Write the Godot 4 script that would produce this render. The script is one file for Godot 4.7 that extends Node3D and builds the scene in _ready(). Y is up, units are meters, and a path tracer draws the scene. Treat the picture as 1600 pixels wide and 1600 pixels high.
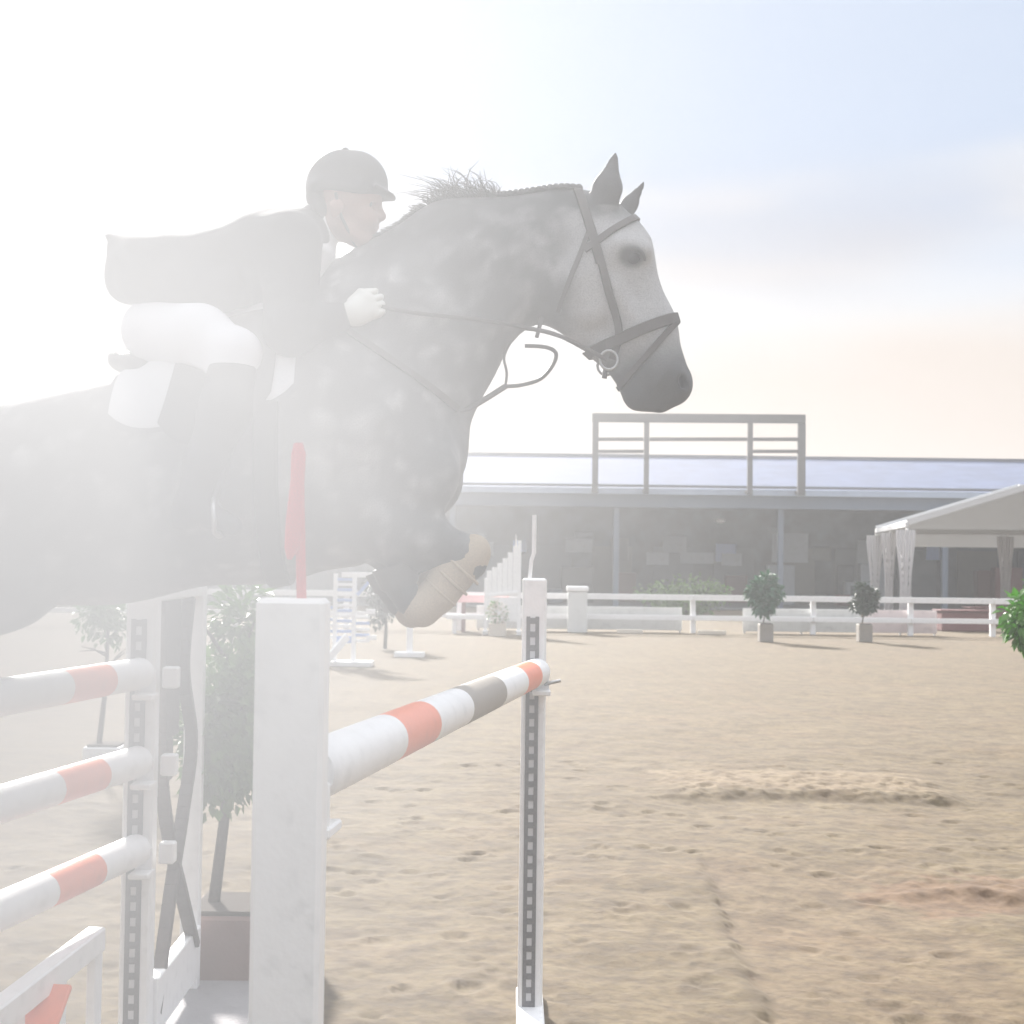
extends Node3D

# ---------------------------------------------------------------- materials
var M := {}
var rng := RandomNumberGenerator.new()
var used_names := {}

func lin(r: float, g: float, b: float) -> Color:
	return Color(r, g, b).linear_to_srgb()

func noise(seed_: int, freq: float, oct := 4, kind := FastNoiseLite.TYPE_SIMPLEX_SMOOTH) -> FastNoiseLite:
	var n := FastNoiseLite.new()
	n.seed = seed_
	n.frequency = freq
	n.fractal_octaves = oct
	n.noise_type = kind
	return n

func ntex(seed_: int, freq: float, stops: Array, oct := 4, size := 512, kind := FastNoiseLite.TYPE_SIMPLEX_SMOOTH) -> NoiseTexture2D:
	var t := NoiseTexture2D.new()
	t.width = size
	t.height = size
	t.seamless = true
	t.noise = noise(seed_, freq, oct, kind)
	var g := Gradient.new()
	var offs := PackedFloat32Array()
	var cols := PackedColorArray()
	for s in stops:
		offs.append(s[0])
		cols.append(s[1])
	g.offsets = offs
	g.colors = cols
	t.color_ramp = g
	return t

func nnormal(seed_: int, freq: float, strength: float, oct := 4, size := 512) -> NoiseTexture2D:
	var t := NoiseTexture2D.new()
	t.width = size
	t.height = size
	t.seamless = true
	t.noise = noise(seed_, freq, oct)
	t.as_normal_map = true
	t.bump_strength = strength
	return t

func grey(v: float) -> Color:
	return Color(v, v, v)

func mat(called: String, c: Color, rough := 0.6, tex: Texture2D = null, scale := 1.0, normal: Texture2D = null, ns := 0.4) -> StandardMaterial3D:
	var m := StandardMaterial3D.new()
	m.resource_name = called
	m.albedo_color = c
	m.roughness = rough
	m.uv1_triplanar = true
	m.uv1_scale = Vector3.ONE * scale
	if tex:
		m.albedo_texture = tex
	if normal:
		m.normal_enabled = true
		m.normal_texture = normal
		m.normal_scale = ns
	M[called] = m
	return m

func make_materials() -> void:
	var dirt := ntex(3, 0.012, [[0.0, grey(0.90)], [0.4, grey(0.98)], [1.0, grey(1.0)]], 5)
	var fine := ntex(5, 0.05, [[0.0, grey(0.82)], [1.0, grey(1.0)]], 4)
	var cloth := ntex(9, 0.09, [[0.0, grey(0.75)], [1.0, grey(1.0)]], 3)
	var fine_n := nnormal(11, 0.06, 4.0)
	var cloth_n := nnormal(12, 0.15, 6.0)
	mat("white_paint", lin(0.84, 0.84, 0.84), 0.42, dirt, 1.7, fine_n, 0.12)
	mat("white_weathered", lin(0.72, 0.72, 0.71), 0.55, dirt, 0.6, fine_n, 0.2)
	mat("red_paint", lin(0.82, 0.165, 0.055), 0.4, dirt, 2.2, fine_n, 0.12)
	mat("grey_paint", lin(0.24, 0.205, 0.165), 0.5, dirt, 2.2, fine_n, 0.12)
	mat("blue_paint", lin(0.25, 0.36, 0.66), 0.5, dirt, 1.5)
	mat("pink_paint", lin(0.72, 0.42, 0.42), 0.5, dirt, 1.0)
	mat("track_metal", lin(0.2, 0.2, 0.21), 0.45, fine, 3.0)
	M.track_metal.metallic = 0.4
	mat("hole_bright", lin(0.55, 0.55, 0.56), 0.6)
	mat("steel", lin(0.5, 0.5, 0.5), 0.3, fine, 3.0)
	M.steel.metallic = 0.9
	mat("dark_timber", lin(0.075, 0.052, 0.045), 0.65, ntex(21, 0.03, [[0.0, grey(0.55)], [1.0, grey(1.0)]], 4), 2.0, fine_n, 0.4)
	mat("planter_brown", lin(0.16, 0.085, 0.07), 0.7, dirt, 1.3, fine_n, 0.3)
	mat("base_grey", lin(0.27, 0.26, 0.27), 0.8, dirt, 1.0, fine_n, 0.4)
	mat("bark", lin(0.11, 0.085, 0.065), 0.9, ntex(25, 0.03, [[0.0, grey(0.45)], [1.0, grey(1.0)]], 5), 3.0, fine_n, 0.8)
	mat("soil", lin(0.05, 0.035, 0.025), 1.0, fine, 4.0)
	mat("flag_red", lin(0.80, 0.035, 0.06), 0.75, cloth, 6.0)
	M.flag_red.backlight_enabled = true
	M.flag_red.backlight = lin(0.5, 0.02, 0.03)
	mat("steel_frame", lin(0.06, 0.06, 0.065), 0.55, dirt, 0.4)
	mat("roof_sheet", lin(0.075, 0.105, 0.20), 0.8, ntex(31, 0.01, [[0.0, grey(0.82)], [1.0, grey(1.0)]], 4), 0.12)
	mat("fascia", lin(0.32, 0.38, 0.48), 0.5, dirt, 0.2)
	mat("gutter_dark", lin(0.10, 0.11, 0.14), 0.5)
	mat("hall_wall", lin(0.10, 0.14, 0.215), 0.85, ntex(33, 0.012, [[0.0, grey(0.5)], [1.0, grey(1.0)]], 5), 0.1)
	mat("hall_board", lin(0.27, 0.31, 0.36), 0.7, dirt, 0.5)
	mat("hall_post", lin(0.085, 0.115, 0.165), 0.6)
	mat("hall_floor", lin(0.13, 0.135, 0.14), 0.9, dirt, 0.2)
	mat("tent_canvas", lin(0.74, 0.75, 0.76), 0.6, cloth, 1.0)
	M.tent_canvas.backlight_enabled = true
	M.tent_canvas.backlight = lin(0.12, 0.12, 0.12)
	mat("curtain", lin(0.78, 0.77, 0.79), 0.8, cloth, 2.0)
	mat("maroon", lin(0.13, 0.045, 0.045), 0.7, dirt, 1.0)
	mat("banner_white", lin(0.62, 0.63, 0.62), 0.6, dirt, 0.5)
	mat("banner_pink", lin(0.66, 0.58, 0.58), 0.6, dirt, 0.5)
	mat("pot_grey", lin(0.29, 0.265, 0.235), 0.7, dirt, 2.0)
	mat("pot_dark", lin(0.09, 0.065, 0.05), 0.8, dirt, 2.0)
	mat("ball_cream", lin(0.72, 0.65, 0.55), 0.8, fine, 4.0)
	# leaves
	for a in [["leaf_green", 0.13, 0.24, 0.04], ["leaf_fresh", 0.11, 0.25, 0.035], ["leaf_dark", 0.03, 0.065, 0.035], ["leaf_blue", 0.04, 0.14, 0.075]]:
		var lm := mat(a[0], lin(a[1], a[2], a[3]), 0.5, fine, 5.0)
		lm.backlight_enabled = true
		lm.backlight = lin(a[1] * 2.2, a[2] * 2.2, a[3] * 1.5)
	mat("petal", lin(0.8, 0.74, 0.66), 0.8, fine, 5.0)
	# horse
	var hair := ntex(41, 0.06, [[0.0, grey(0.72)], [0.5, grey(0.92)], [1.0, grey(1.0)]], 5)
	var coat := mat("coat", Color.WHITE, 0.62, hair, 5.0, cloth_n, 0.2)
	coat.vertex_color_use_as_albedo = true
	coat.rim_enabled = true
	coat.rim = 0.15
	mat("mane_hair", lin(0.10, 0.098, 0.096), 0.6, hair, 4.0)
	mat("hoof_horn", lin(0.06, 0.052, 0.045), 0.45, hair, 4.0)
	mat("eye_dark", lin(0.012, 0.009, 0.008), 0.12)
	M.eye_dark.metallic_specular = 0.25
	mat("leather_black", lin(0.022, 0.02, 0.019), 0.42, fine, 6.0, cloth_n, 0.15)
	mat("leather_brown", lin(0.05, 0.035, 0.028), 0.45, fine, 6.0, cloth_n, 0.15)
	mat("boot_tan", lin(0.50, 0.40, 0.28), 0.6, fine, 5.0, cloth_n, 0.2)
	mat("pad_white", lin(0.80, 0.80, 0.82), 0.85, cloth, 6.0, cloth_n, 0.5)
	mat("pad_trim", lin(0.16, 0.16, 0.17), 0.85, cloth, 6.0)
	# rider
	mat("skin", lin(0.34, 0.19, 0.145), 0.55, fine, 8.0)
	M.skin.subsurf_scatter_enabled = true
	M.skin.subsurf_scatter_strength = 0.1
	mat("jacket", lin(0.022, 0.022, 0.027), 0.85, cloth, 6.0, cloth_n, 0.5)
	mat("helmet_shell", lin(0.02, 0.02, 0.022), 0.55, fine, 8.0)
	mat("breeches", lin(0.78, 0.78, 0.82), 0.85, cloth, 6.0, cloth_n, 0.5)
	mat("glove", lin(0.76, 0.76, 0.70), 0.75, cloth, 8.0, cloth_n, 0.4)
	mat("shirt", lin(0.82, 0.82, 0.82), 0.8, cloth, 6.0)
	mat("hair_dark", lin(0.02, 0.016, 0.013), 0.6, hair, 5.0)
	# sand
	var sand := mat("sand", Color.WHITE, 0.95, ntex(51, 0.02, [[0.0, lin(0.50, 0.46, 0.42)], [0.5, lin(0.84, 0.82, 0.80)], [1.0, Color.WHITE]], 6, 1024), 0.55, nnormal(52, 0.03, 10.0, 6, 1024), 0.16)
	sand.uv1_world_triplanar = true
	sand.vertex_color_use_as_albedo = true
	sand.detail_enabled = true
	sand.detail_blend_mode = BaseMaterial3D.BLEND_MODE_MUL
	sand.detail_albedo = ntex(53, 0.015, [[0.0, lin(0.50, 0.44, 0.36)], [0.42, lin(0.80, 0.77, 0.73)], [0.62, lin(0.95, 0.94, 0.92)], [1.0, Color.WHITE]], 6, 1024)
	sand.detail_uv_layer = BaseMaterial3D.DETAIL_UV_2
	sand.uv2_triplanar = true
	sand.uv2_world_triplanar = true
	sand.uv2_scale = Vector3(0.19, 0.2, 0.23)

# ---------------------------------------------------------------- naming
func numbered(called: String) -> String:
	var k: int = used_names.get(called, 0)
	used_names[called] = k + 1
	return called if k == 0 else "%s_%03d" % [called, k]

func tag(o: Node, label: String, category: String, group := "", kind := "") -> Node:
	o.set_meta("label", label)
	if category:
		o.set_meta("category", category)
	if group:
		o.set_meta("group", group)
	if kind:
		o.set_meta("kind", kind)
	return o

func thing(called: String, label: String, category: String, at := Vector3.ZERO, turn := 0.0, group := "") -> Node3D:
	var o := Node3D.new()
	o.name = numbered(called)
	add_child(o)
	o.position = at
	o.rotation.y = turn
	tag(o, label, category, group)
	return o

func put(called: String, mesh: Mesh, m: Material, parent: Node = self) -> MeshInstance3D:
	var o := MeshInstance3D.new()
	o.name = numbered(called) if parent == self else called
	o.mesh = mesh
	o.material_override = m
	parent.add_child(o, true)
	return o

# ---------------------------------------------------------------- shapes
class Shape:
	var v := PackedVector3Array()
	var n := PackedVector3Array()
	var c := PackedColorArray()
	var i := PackedInt32Array()
	func tri(a: Vector3, b: Vector3, d: Vector3, nn: Vector3) -> void:
		var k := v.size()
		v.append(a)
		if (b - a).cross(d - a).dot(nn) > 0.0:
			v.append(d)
			v.append(b)
		else:
			v.append(b)
			v.append(d)
		for q in 3:
			n.append(nn)
			i.append(k + q)
	func quad(a: Vector3, b: Vector3, cc: Vector3, d: Vector3, nn: Vector3) -> void:
		tri(a, b, cc, nn)
		tri(a, cc, d, nn)
	func face(pts: Array, nn: Vector3) -> void:
		for k in range(1, pts.size() - 1):
			tri(pts[0], pts[k], pts[k + 1], nn)
	# chamfered box
	func box(o: Vector3, size: Vector3, bs := Basis.IDENTITY, ch := 0.006) -> void:
		var h := size * 0.5
		ch = minf(ch, minf(h.x, minf(h.y, h.z)) * 0.6)
		var ax := [Vector3.RIGHT, Vector3.UP, Vector3.BACK]
		for a in 3:
			var e1 := (a + 1) % 3
			var e2 := (a + 2) % 3
			for s in [-1.0, 1.0]:
				var nn: Vector3 = ax[a] * s
				var pts := []
				for q in [[-1, -1], [1, -1], [1, 1], [-1, 1]]:
					pts.append(o + bs * (ax[a] * s * h[a] + ax[e1] * float(q[0]) * (h[e1] - ch) + ax[e2] * float(q[1]) * (h[e2] - ch)))
				quad(pts[0], pts[1], pts[2], pts[3], (bs * nn).normalized())
			for s1 in [-1.0, 1.0]:
				for s2 in [-1.0, 1.0]:
					var p := []
					for q in [-1.0, 1.0]:
						p.append(o + bs * (ax[a] * q * (h[a] - ch) + ax[e1] * s1 * h[e1] + ax[e2] * s2 * (h[e2] - ch)))
						p.append(o + bs * (ax[a] * q * (h[a] - ch) + ax[e1] * s1 * (h[e1] - ch) + ax[e2] * s2 * h[e2]))
					quad(p[0], p[1], p[3], p[2], (bs * (ax[e1] * s1 + ax[e2] * s2)).normalized())
		for sx in [-1.0, 1.0]:
			for sy in [-1.0, 1.0]:
				for sz in [-1.0, 1.0]:
					var s3 := Vector3(sx, sy, sz)
					var p3 := []
					for a in 3:
						var w := s3 * (h - Vector3.ONE * ch)
						w[a] = s3[a] * h[a]
						p3.append(o + bs * w)
					tri(p3[0], p3[1], p3[2], (bs * s3).normalized())
	func bar(a: Vector3, b: Vector3, w: float, t: float, up := Vector3.UP, ch := 0.005) -> void:
		var d := (b - a)
		var z := d.normalized()
		if absf(z.dot(up)) > 0.98:
			up = Vector3.RIGHT
		var x := up.cross(z).normalized()
		var y := z.cross(x)
		box((a + b) * 0.5, Vector3(w, t, d.length()), Basis(x, y, z), ch)
	# smooth tube through points
	func tube(pts: Array, rad: Array, sides := 10, caps := true) -> void:
		var rings := []
		var up := Vector3.UP
		for k in pts.size():
			var t: Vector3 = (pts[mini(k + 1, pts.size() - 1)] - pts[maxi(k - 1, 0)]).normalized()
			if absf(t.dot(up)) > 0.95:
				up = Vector3.RIGHT if absf(t.x) < 0.8 else Vector3.BACK
			var x := up.cross(t).normalized()
			var y := t.cross(x)
			up = y
			var start := v.size()
			for s in sides:
				var a := TAU * s / sides
				var nn := x * cos(a) + y * sin(a)
				v.append(pts[k] + nn * rad[k])
				n.append(nn)
			rings.append([start, t])
		for k in pts.size() - 1:
			for s in sides:
				var s2 := (s + 1) % sides
				var a: int = rings[k][0] + s
				var b: int = rings[k][0] + s2
				var cc: int = rings[k + 1][0] + s2
				var d: int = rings[k + 1][0] + s
				i.append_array(PackedInt32Array([a, cc, b, a, d, cc]))
		if caps:
			for e in [0, pts.size() - 1]:
				var nn: Vector3 = rings[e][1] * (-1.0 if e == 0 else 1.0)
				for s in range(1, sides - 1):
					tri(v[rings[e][0]], v[rings[e][0] + s], v[rings[e][0] + s + 1], nn)
	func ball(o: Vector3, r: Vector3, seg := 10) -> void:
		var start := v.size()
		for a in seg + 1:
			var th := PI * a / seg
			for b in seg * 2:
				var ph := TAU * b / (seg * 2)
				var d := Vector3(sin(th) * cos(ph), cos(th), sin(th) * sin(ph))
				v.append(o + d * r)
				n.append((d / r).normalized())
		for a in seg:
			for b in seg * 2:
				var p := start + a * seg * 2 + b
				var q := start + a * seg * 2 + (b + 1) % (seg * 2)
				i.append_array(PackedInt32Array([p, q, q + seg * 2, p, q + seg * 2, p + seg * 2]))
	# a leaf: folded, pointed at both ends
	func leaf(p: Vector3, d: Vector3, nn: Vector3, l: float, w: float) -> void:
		var s := d.cross(nn).normalized()
		nn = s.cross(d).normalized()
		var tip := p + d * l - nn * l * 0.12
		var m := p + d * l * 0.45
		var lft := m + s * w * 0.5 + nn * w * 0.16
		var rgt := m - s * w * 0.5 + nn * w * 0.16
		tri(p, lft, tip, (nn - s * 0.3).normalized())
		tri(p, tip, rgt, (nn + s * 0.3).normalized())
	func mesh() -> ArrayMesh:
		for k in range(0, i.size(), 3):
			var a := v[i[k]]
			if (v[i[k + 1]] - a).cross(v[i[k + 2]] - a).dot(n[i[k]] + n[i[k + 1]] + n[i[k + 2]]) > 0.0:
				var w := i[k + 1]
				i[k + 1] = i[k + 2]
				i[k + 2] = w
		var arr := []
		arr.resize(Mesh.ARRAY_MAX)
		arr[Mesh.ARRAY_VERTEX] = v
		arr[Mesh.ARRAY_NORMAL] = n
		if c.size() == v.size() and c.size() > 0:
			arr[Mesh.ARRAY_COLOR] = c
		arr[Mesh.ARRAY_INDEX] = i
		var m := ArrayMesh.new()
		m.add_surface_from_arrays(Mesh.PRIMITIVE_TRIANGLES, arr)
		return m

func boxmesh(size: Vector3, o := Vector3.ZERO, bs := Basis.IDENTITY, ch := 0.006) -> ArrayMesh:
	var s := Shape.new()
	s.box(o, size, bs, ch)
	return s.mesh()

func barmesh(a: Vector3, b: Vector3, w: float, t: float, up := Vector3.UP, ch := 0.005) -> ArrayMesh:
	var s := Shape.new()
	s.bar(a, b, w, t, up, ch)
	return s.mesh()

func tubemesh(pts: Array, rad: Array, sides := 10) -> ArrayMesh:
	var s := Shape.new()
	s.tube(pts, rad, sides)
	return s.mesh()

# ---------------------------------------------------------------- blended bodies
# a body is a list of tapered limbs [a, b, ra, rb, flat, blend]; flat squeezes it sideways (z)
class Body:
	var limbs := []
	func add(a: Vector3, b: Vector3, ra: float, rb: float, flat := 1.0, k := 0.04) -> void:
		limbs.append([a, b, ra, rb, flat, k])
	static func one(p: Vector3, l: Array) -> float:
		var fl: float = l[4]
		var q := Vector3(p.x, p.y, p.z / fl)
		var a: Vector3 = l[0]
		var b: Vector3 = l[1]
		a.z /= fl
		b.z /= fl
		var ab := b - a
		var h := clampf((q - a).dot(ab) / maxf(ab.length_squared(), 1e-9), 0.0, 1.0)
		return (q - a - ab * h).length() - lerpf(l[2], l[3], h)
	func dist(p: Vector3) -> float:
		var d := 1.0
		for l in limbs:
			var e := one(p, l)
			var k: float = l[5]
			if k < 0.0:  # a hollow
				var hc := clampf(0.5 - 0.5 * (d + e) / -k, 0.0, 1.0)
				d = lerpf(d, -e, hc) - k * hc * (1.0 - hc)
				continue
			var h := clampf(0.5 + 0.5 * (e - d) / k, 0.0, 1.0)
			d = lerpf(e, d, h) - k * h * (1.0 - h)
		return d
	func grad(p: Vector3) -> Vector3:
		var e := 0.004
		return Vector3(dist(p + Vector3(e, 0, 0)) - dist(p - Vector3(e, 0, 0)), dist(p + Vector3(0, e, 0)) - dist(p - Vector3(0, e, 0)), dist(p + Vector3(0, 0, e)) - dist(p - Vector3(0, 0, e))).normalized()
	# walks from inside outwards until it leaves the body
	func skin_from(o: Vector3, d: Vector3, far := 0.7) -> Vector3:
		var t := far
		var step := 0.01
		while t > 0.0:
			var e := dist(o + d * t)
			if e < 0.0:
				break
			step = maxf(e * 0.5, 0.01)
			t -= step
		var lo := t
		var hi := t + step
		for q in 7:
			var m := (lo + hi) * 0.5
			if dist(o + d * m) < 0.0:
				lo = m
			else:
				hi = m
		return o + d * lo
	# surface nets on a grid of cells c between lo and hi
	func net(s: Shape, lo: Vector3, hi: Vector3, c: float) -> void:
		var nx := int(ceil((hi.x - lo.x) / c)) + 1
		var ny := int(ceil((hi.y - lo.y) / c)) + 1
		var nz := int(ceil((hi.z - lo.z) / c)) + 1
		var f := PackedFloat32Array()
		f.resize(nx * ny * nz)
		f.fill(1.0)
		for l in limbs:
			var fl: float = l[4]
			var a: Vector3 = l[0]
			var b: Vector3 = l[1]
			var ra: float = l[2]
			var rb: float = l[3]
			var k: float = l[5]
			var ak := absf(k)
			var r := maxf(ra, rb) + ak + c * 2.0
			var rz := (maxf(ra, rb) + ak) * maxf(fl, 1.0) + c * 2.0
			var x0 := clampi(int(floor((minf(a.x, b.x) - r - lo.x) / c)), 0, nx)
			var x1 := clampi(int(ceil((maxf(a.x, b.x) + r - lo.x) / c)) + 1, 0, nx)
			var y0 := clampi(int(floor((minf(a.y, b.y) - r - lo.y) / c)), 0, ny)
			var y1 := clampi(int(ceil((maxf(a.y, b.y) + r - lo.y) / c)) + 1, 0, ny)
			var z0 := clampi(int(floor((minf(a.z, b.z) - rz - lo.z) / c)), 0, nz)
			var z1 := clampi(int(ceil((maxf(a.z, b.z) + rz - lo.z) / c)) + 1, 0, nz)
			var sa := Vector3(a.x, a.y, a.z / fl)
			var ab := Vector3(b.x, b.y, b.z / fl) - sa
			var inv := 1.0 / maxf(ab.length_squared(), 1e-9)
			for x in range(x0, x1):
				for y in range(y0, y1):
					var at := (x * ny + y) * nz
					for z in range(z0, z1):
						var q := Vector3(lo.x + x * c, lo.y + y * c, (lo.z + z * c) / fl) - sa
						var h := clampf(q.dot(ab) * inv, 0.0, 1.0)
						var e := (q - ab * h).length() - lerpf(ra, rb, h)
						var d := f[at + z]
						if k < 0.0:
							var hc := clampf(0.5 - 0.5 * (d + e) / ak, 0.0, 1.0)
							f[at + z] = lerpf(d, -e, hc) + ak * hc * (1.0 - hc)
						else:
							var g := clampf(0.5 + 0.5 * (e - d) / k, 0.0, 1.0)
							f[at + z] = lerpf(e, d, g) - k * g * (1.0 - g)
		var id := PackedInt32Array()
		id.resize(nx * ny * nz)
		id.fill(-1)
		var lim := c * 2.2
		var sy := nz
		var sx := ny * nz
		for x in nx - 1:
			for y in ny - 1:
				var at := (x * ny + y) * nz
				for z in nz - 1:
					var o := at + z
					var f0 := f[o]
					if f0 > lim or f0 < -lim * 1.6:
						continue
					var g := [f0, f[o + 1], f[o + sy], f[o + sy + 1], f[o + sx], f[o + sx + 1], f[o + sx + sy], f[o + sx + sy + 1]]
					var neg := 0
					for q in 8:
						if g[q] < 0.0:
							neg += 1
					if neg == 0 or neg == 8:
						continue
					var sum := Vector3.ZERO
					var cnt := 0
					for e in [[0, 1], [2, 3], [4, 5], [6, 7], [0, 2], [1, 3], [4, 6], [5, 7], [0, 4], [1, 5], [2, 6], [3, 7]]:
						var p0: int = e[0]
						var p1: int = e[1]
						var v0: float = g[p0]
						var v1: float = g[p1]
						if (v0 < 0.0) != (v1 < 0.0):
							var t := v0 / (v0 - v1)
							var c0 := Vector3(p0 >> 2, (p0 >> 1) & 1, p0 & 1)
							var c1 := Vector3(p1 >> 2, (p1 >> 1) & 1, p1 & 1)
							sum += c0.lerp(c1, t)
							cnt += 1
					var nn := Vector3(g[4] + g[5] + g[6] + g[7] - g[0] - g[1] - g[2] - g[3], g[2] + g[3] + g[6] + g[7] - g[0] - g[1] - g[4] - g[5], g[1] + g[3] + g[5] + g[7] - g[0] - g[2] - g[4] - g[6])
					id[o] = s.v.size()
					s.v.append(lo + (Vector3(x, y, z) + sum / cnt) * c)
					s.n.append(nn.normalized())
		for x in range(1, nx - 1):
			for y in range(1, ny - 1):
				var at := (x * ny + y) * nz
				for z in range(1, nz - 1):
					var o := at + z
					var f0 := f[o]
					if absf(f0) > lim:
						continue
					var ins := f0 < 0.0
					if ins != (f[o + 1] < 0.0):
						four(s, id[o], id[o - sx], id[o - sx - sy], id[o - sy], not ins)
					if ins != (f[o + sy] < 0.0):
						four(s, id[o], id[o - 1], id[o - sx - 1], id[o - sx], not ins)
					if ins != (f[o + sx] < 0.0):
						four(s, id[o], id[o - sy], id[o - sy - 1], id[o - 1], not ins)
	func four(s: Shape, a: int, b: int, cc: int, d: int, flip: bool) -> void:
		if a < 0 or b < 0 or cc < 0 or d < 0:
			return
		if flip:
			s.i.append_array(PackedInt32Array([a, b, cc, a, cc, d]))
		else:
			s.i.append_array(PackedInt32Array([a, cc, b, a, d, cc]))

# ---------------------------------------------------------------- sky, sun, camera
func make_view() -> void:
	var cam := Camera3D.new()
	cam.name = "camera"
	cam.fov = rad_to_deg(2.0 * atan(800.0 / 2260.0))
	cam.near = 0.05
	cam.far = 600.0
	add_child(cam)
	cam.position = Vector3(0, 1.77, 0)
	cam.basis = Basis(Vector3.RIGHT, atan(80.0 / 2260.0)) * Basis(Vector3.BACK, deg_to_rad(0.7))
	cam.current = true
	var lens := CameraAttributesPhysical.new()  # a fairly short lens, focused on the horse
	lens.frustum_focal_length = 12.0 * 2260.0 / 800.0
	lens.frustum_focus_distance = 4.2
	lens.frustum_near = 0.05
	lens.frustum_far = 600.0
	lens.exposure_aperture = 5.6
	cam.attributes = lens
	var e := Environment.new()
	e.background_mode = Environment.BG_SKY
	e.tonemap_mode = Environment.TONE_MAPPER_LINEAR
	e.tonemap_exposure = EXPOSURE
	e.sky = Sky.new()
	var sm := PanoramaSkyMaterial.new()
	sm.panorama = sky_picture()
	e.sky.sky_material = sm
	e.sdfgi_enabled = true
	e.ssao_enabled = true
	e.ssil_enabled = true
	e.volumetric_fog_enabled = true
	e.volumetric_fog_density = HAZE
	e.volumetric_fog_anisotropy = 0.72
	e.volumetric_fog_albedo = Color(1, 1, 1)
	var w := WorldEnvironment.new()
	w.name = "world_environment"
	w.environment = e
	add_child(w)
	var sun := DirectionalLight3D.new()
	sun.name = "sun"
	sun.light_energy = 1.6
	sun.light_color = Color(1.0, 0.98, 0.955)
	sun.light_angular_distance = 5.0
	sun.shadow_enabled = true
	add_child(sun)
	sun.look_at_from_position(SUN * 20.0, Vector3.ZERO)

const EXPOSURE := 2.6
const HAZE := 0.0019
const SUN := Vector3(-0.30, 0.46, -0.835)

# thin, streaky high cloud: white veils, blue-lavender gaps and a faint warm tint low down, the same all round
func sky_picture() -> ImageTexture:
	var w := 1024
	var h := 512
	var im := Image.create(w, h, false, Image.FORMAT_RGBF)
	var n1 := noise(71, 1.0, 5)
	var n2 := noise(72, 2.3, 5)
	var n3 := noise(73, 0.8, 3)
	var k := 1.0 / EXPOSURE
	for y in h:
		var el := (0.5 - (y + 0.5) / h) * PI
		for x in w:
			var az := ((x + 0.5) / w - 0.5) * TAU
			var d := Vector3(sin(az) * cos(el), sin(el), -cos(az) * cos(el))
			var p := Vector3(d.x, d.y * 5.5, d.z)
			var off := Vector3(62.53, 0.0, 0.0)
			var a := n1.get_noise_3dv(p * 1.3 + off) * 0.65 + n2.get_noise_3dv(p * 1.1 + off) * 0.35
			var gap := smoothstep(-0.20, 0.34, a + 0.6 * smoothstep(0.23, 0.34, d.y)) * smoothstep(0.12, 0.26, d.y)
			var warm := smoothstep(-0.65, 0.05, n3.get_noise_3dv(p * 1.8 + Vector3(3, 1, 2))) * (1.0 - smoothstep(0.07, 0.17, absf(d.y - 0.12)))
			gap *= 1.0 - 0.7 * smoothstep(0.40, 0.62, d.y)
			var col := Vector3(0.895, 0.895, 0.90).lerp(Vector3(0.61, 0.705, 0.875), gap)
			col = col * Vector3.ONE.lerp(Vector3(0.95, 0.855, 0.785), warm)
			# veiled sky brighter overhead, boosted above the view to lift the scene light
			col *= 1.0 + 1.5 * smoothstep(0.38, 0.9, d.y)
			var glow := pow(maxf(d.dot(SUN.normalized()), 0.0), 14.0)
			col *= k * (1.0 + 0.15 * glow)
			if el < 0.0:
				col = Vector3(0.5, 0.45, 0.4) * k
			im.set_pixel(x, y, Color(col.x, col.y, col.z))
	return ImageTexture.create_from_image(im)

# ---------------------------------------------------------------- ground
func spread(dense0: float, dense1: float, step: float, lo: float, hi: float, growth: float) -> PackedFloat32Array:
	var out := PackedFloat32Array()
	var q := dense0
	var st := step
	while q > lo:
		st *= growth
		q -= st
		out.append(q)
	out.reverse()
	q = dense0
	while q < dense1:
		out.append(q)
		q += step
	st = step
	while q < hi:
		out.append(q)
		st *= growth
		q += st
	out.append(q)
	return out

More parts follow.
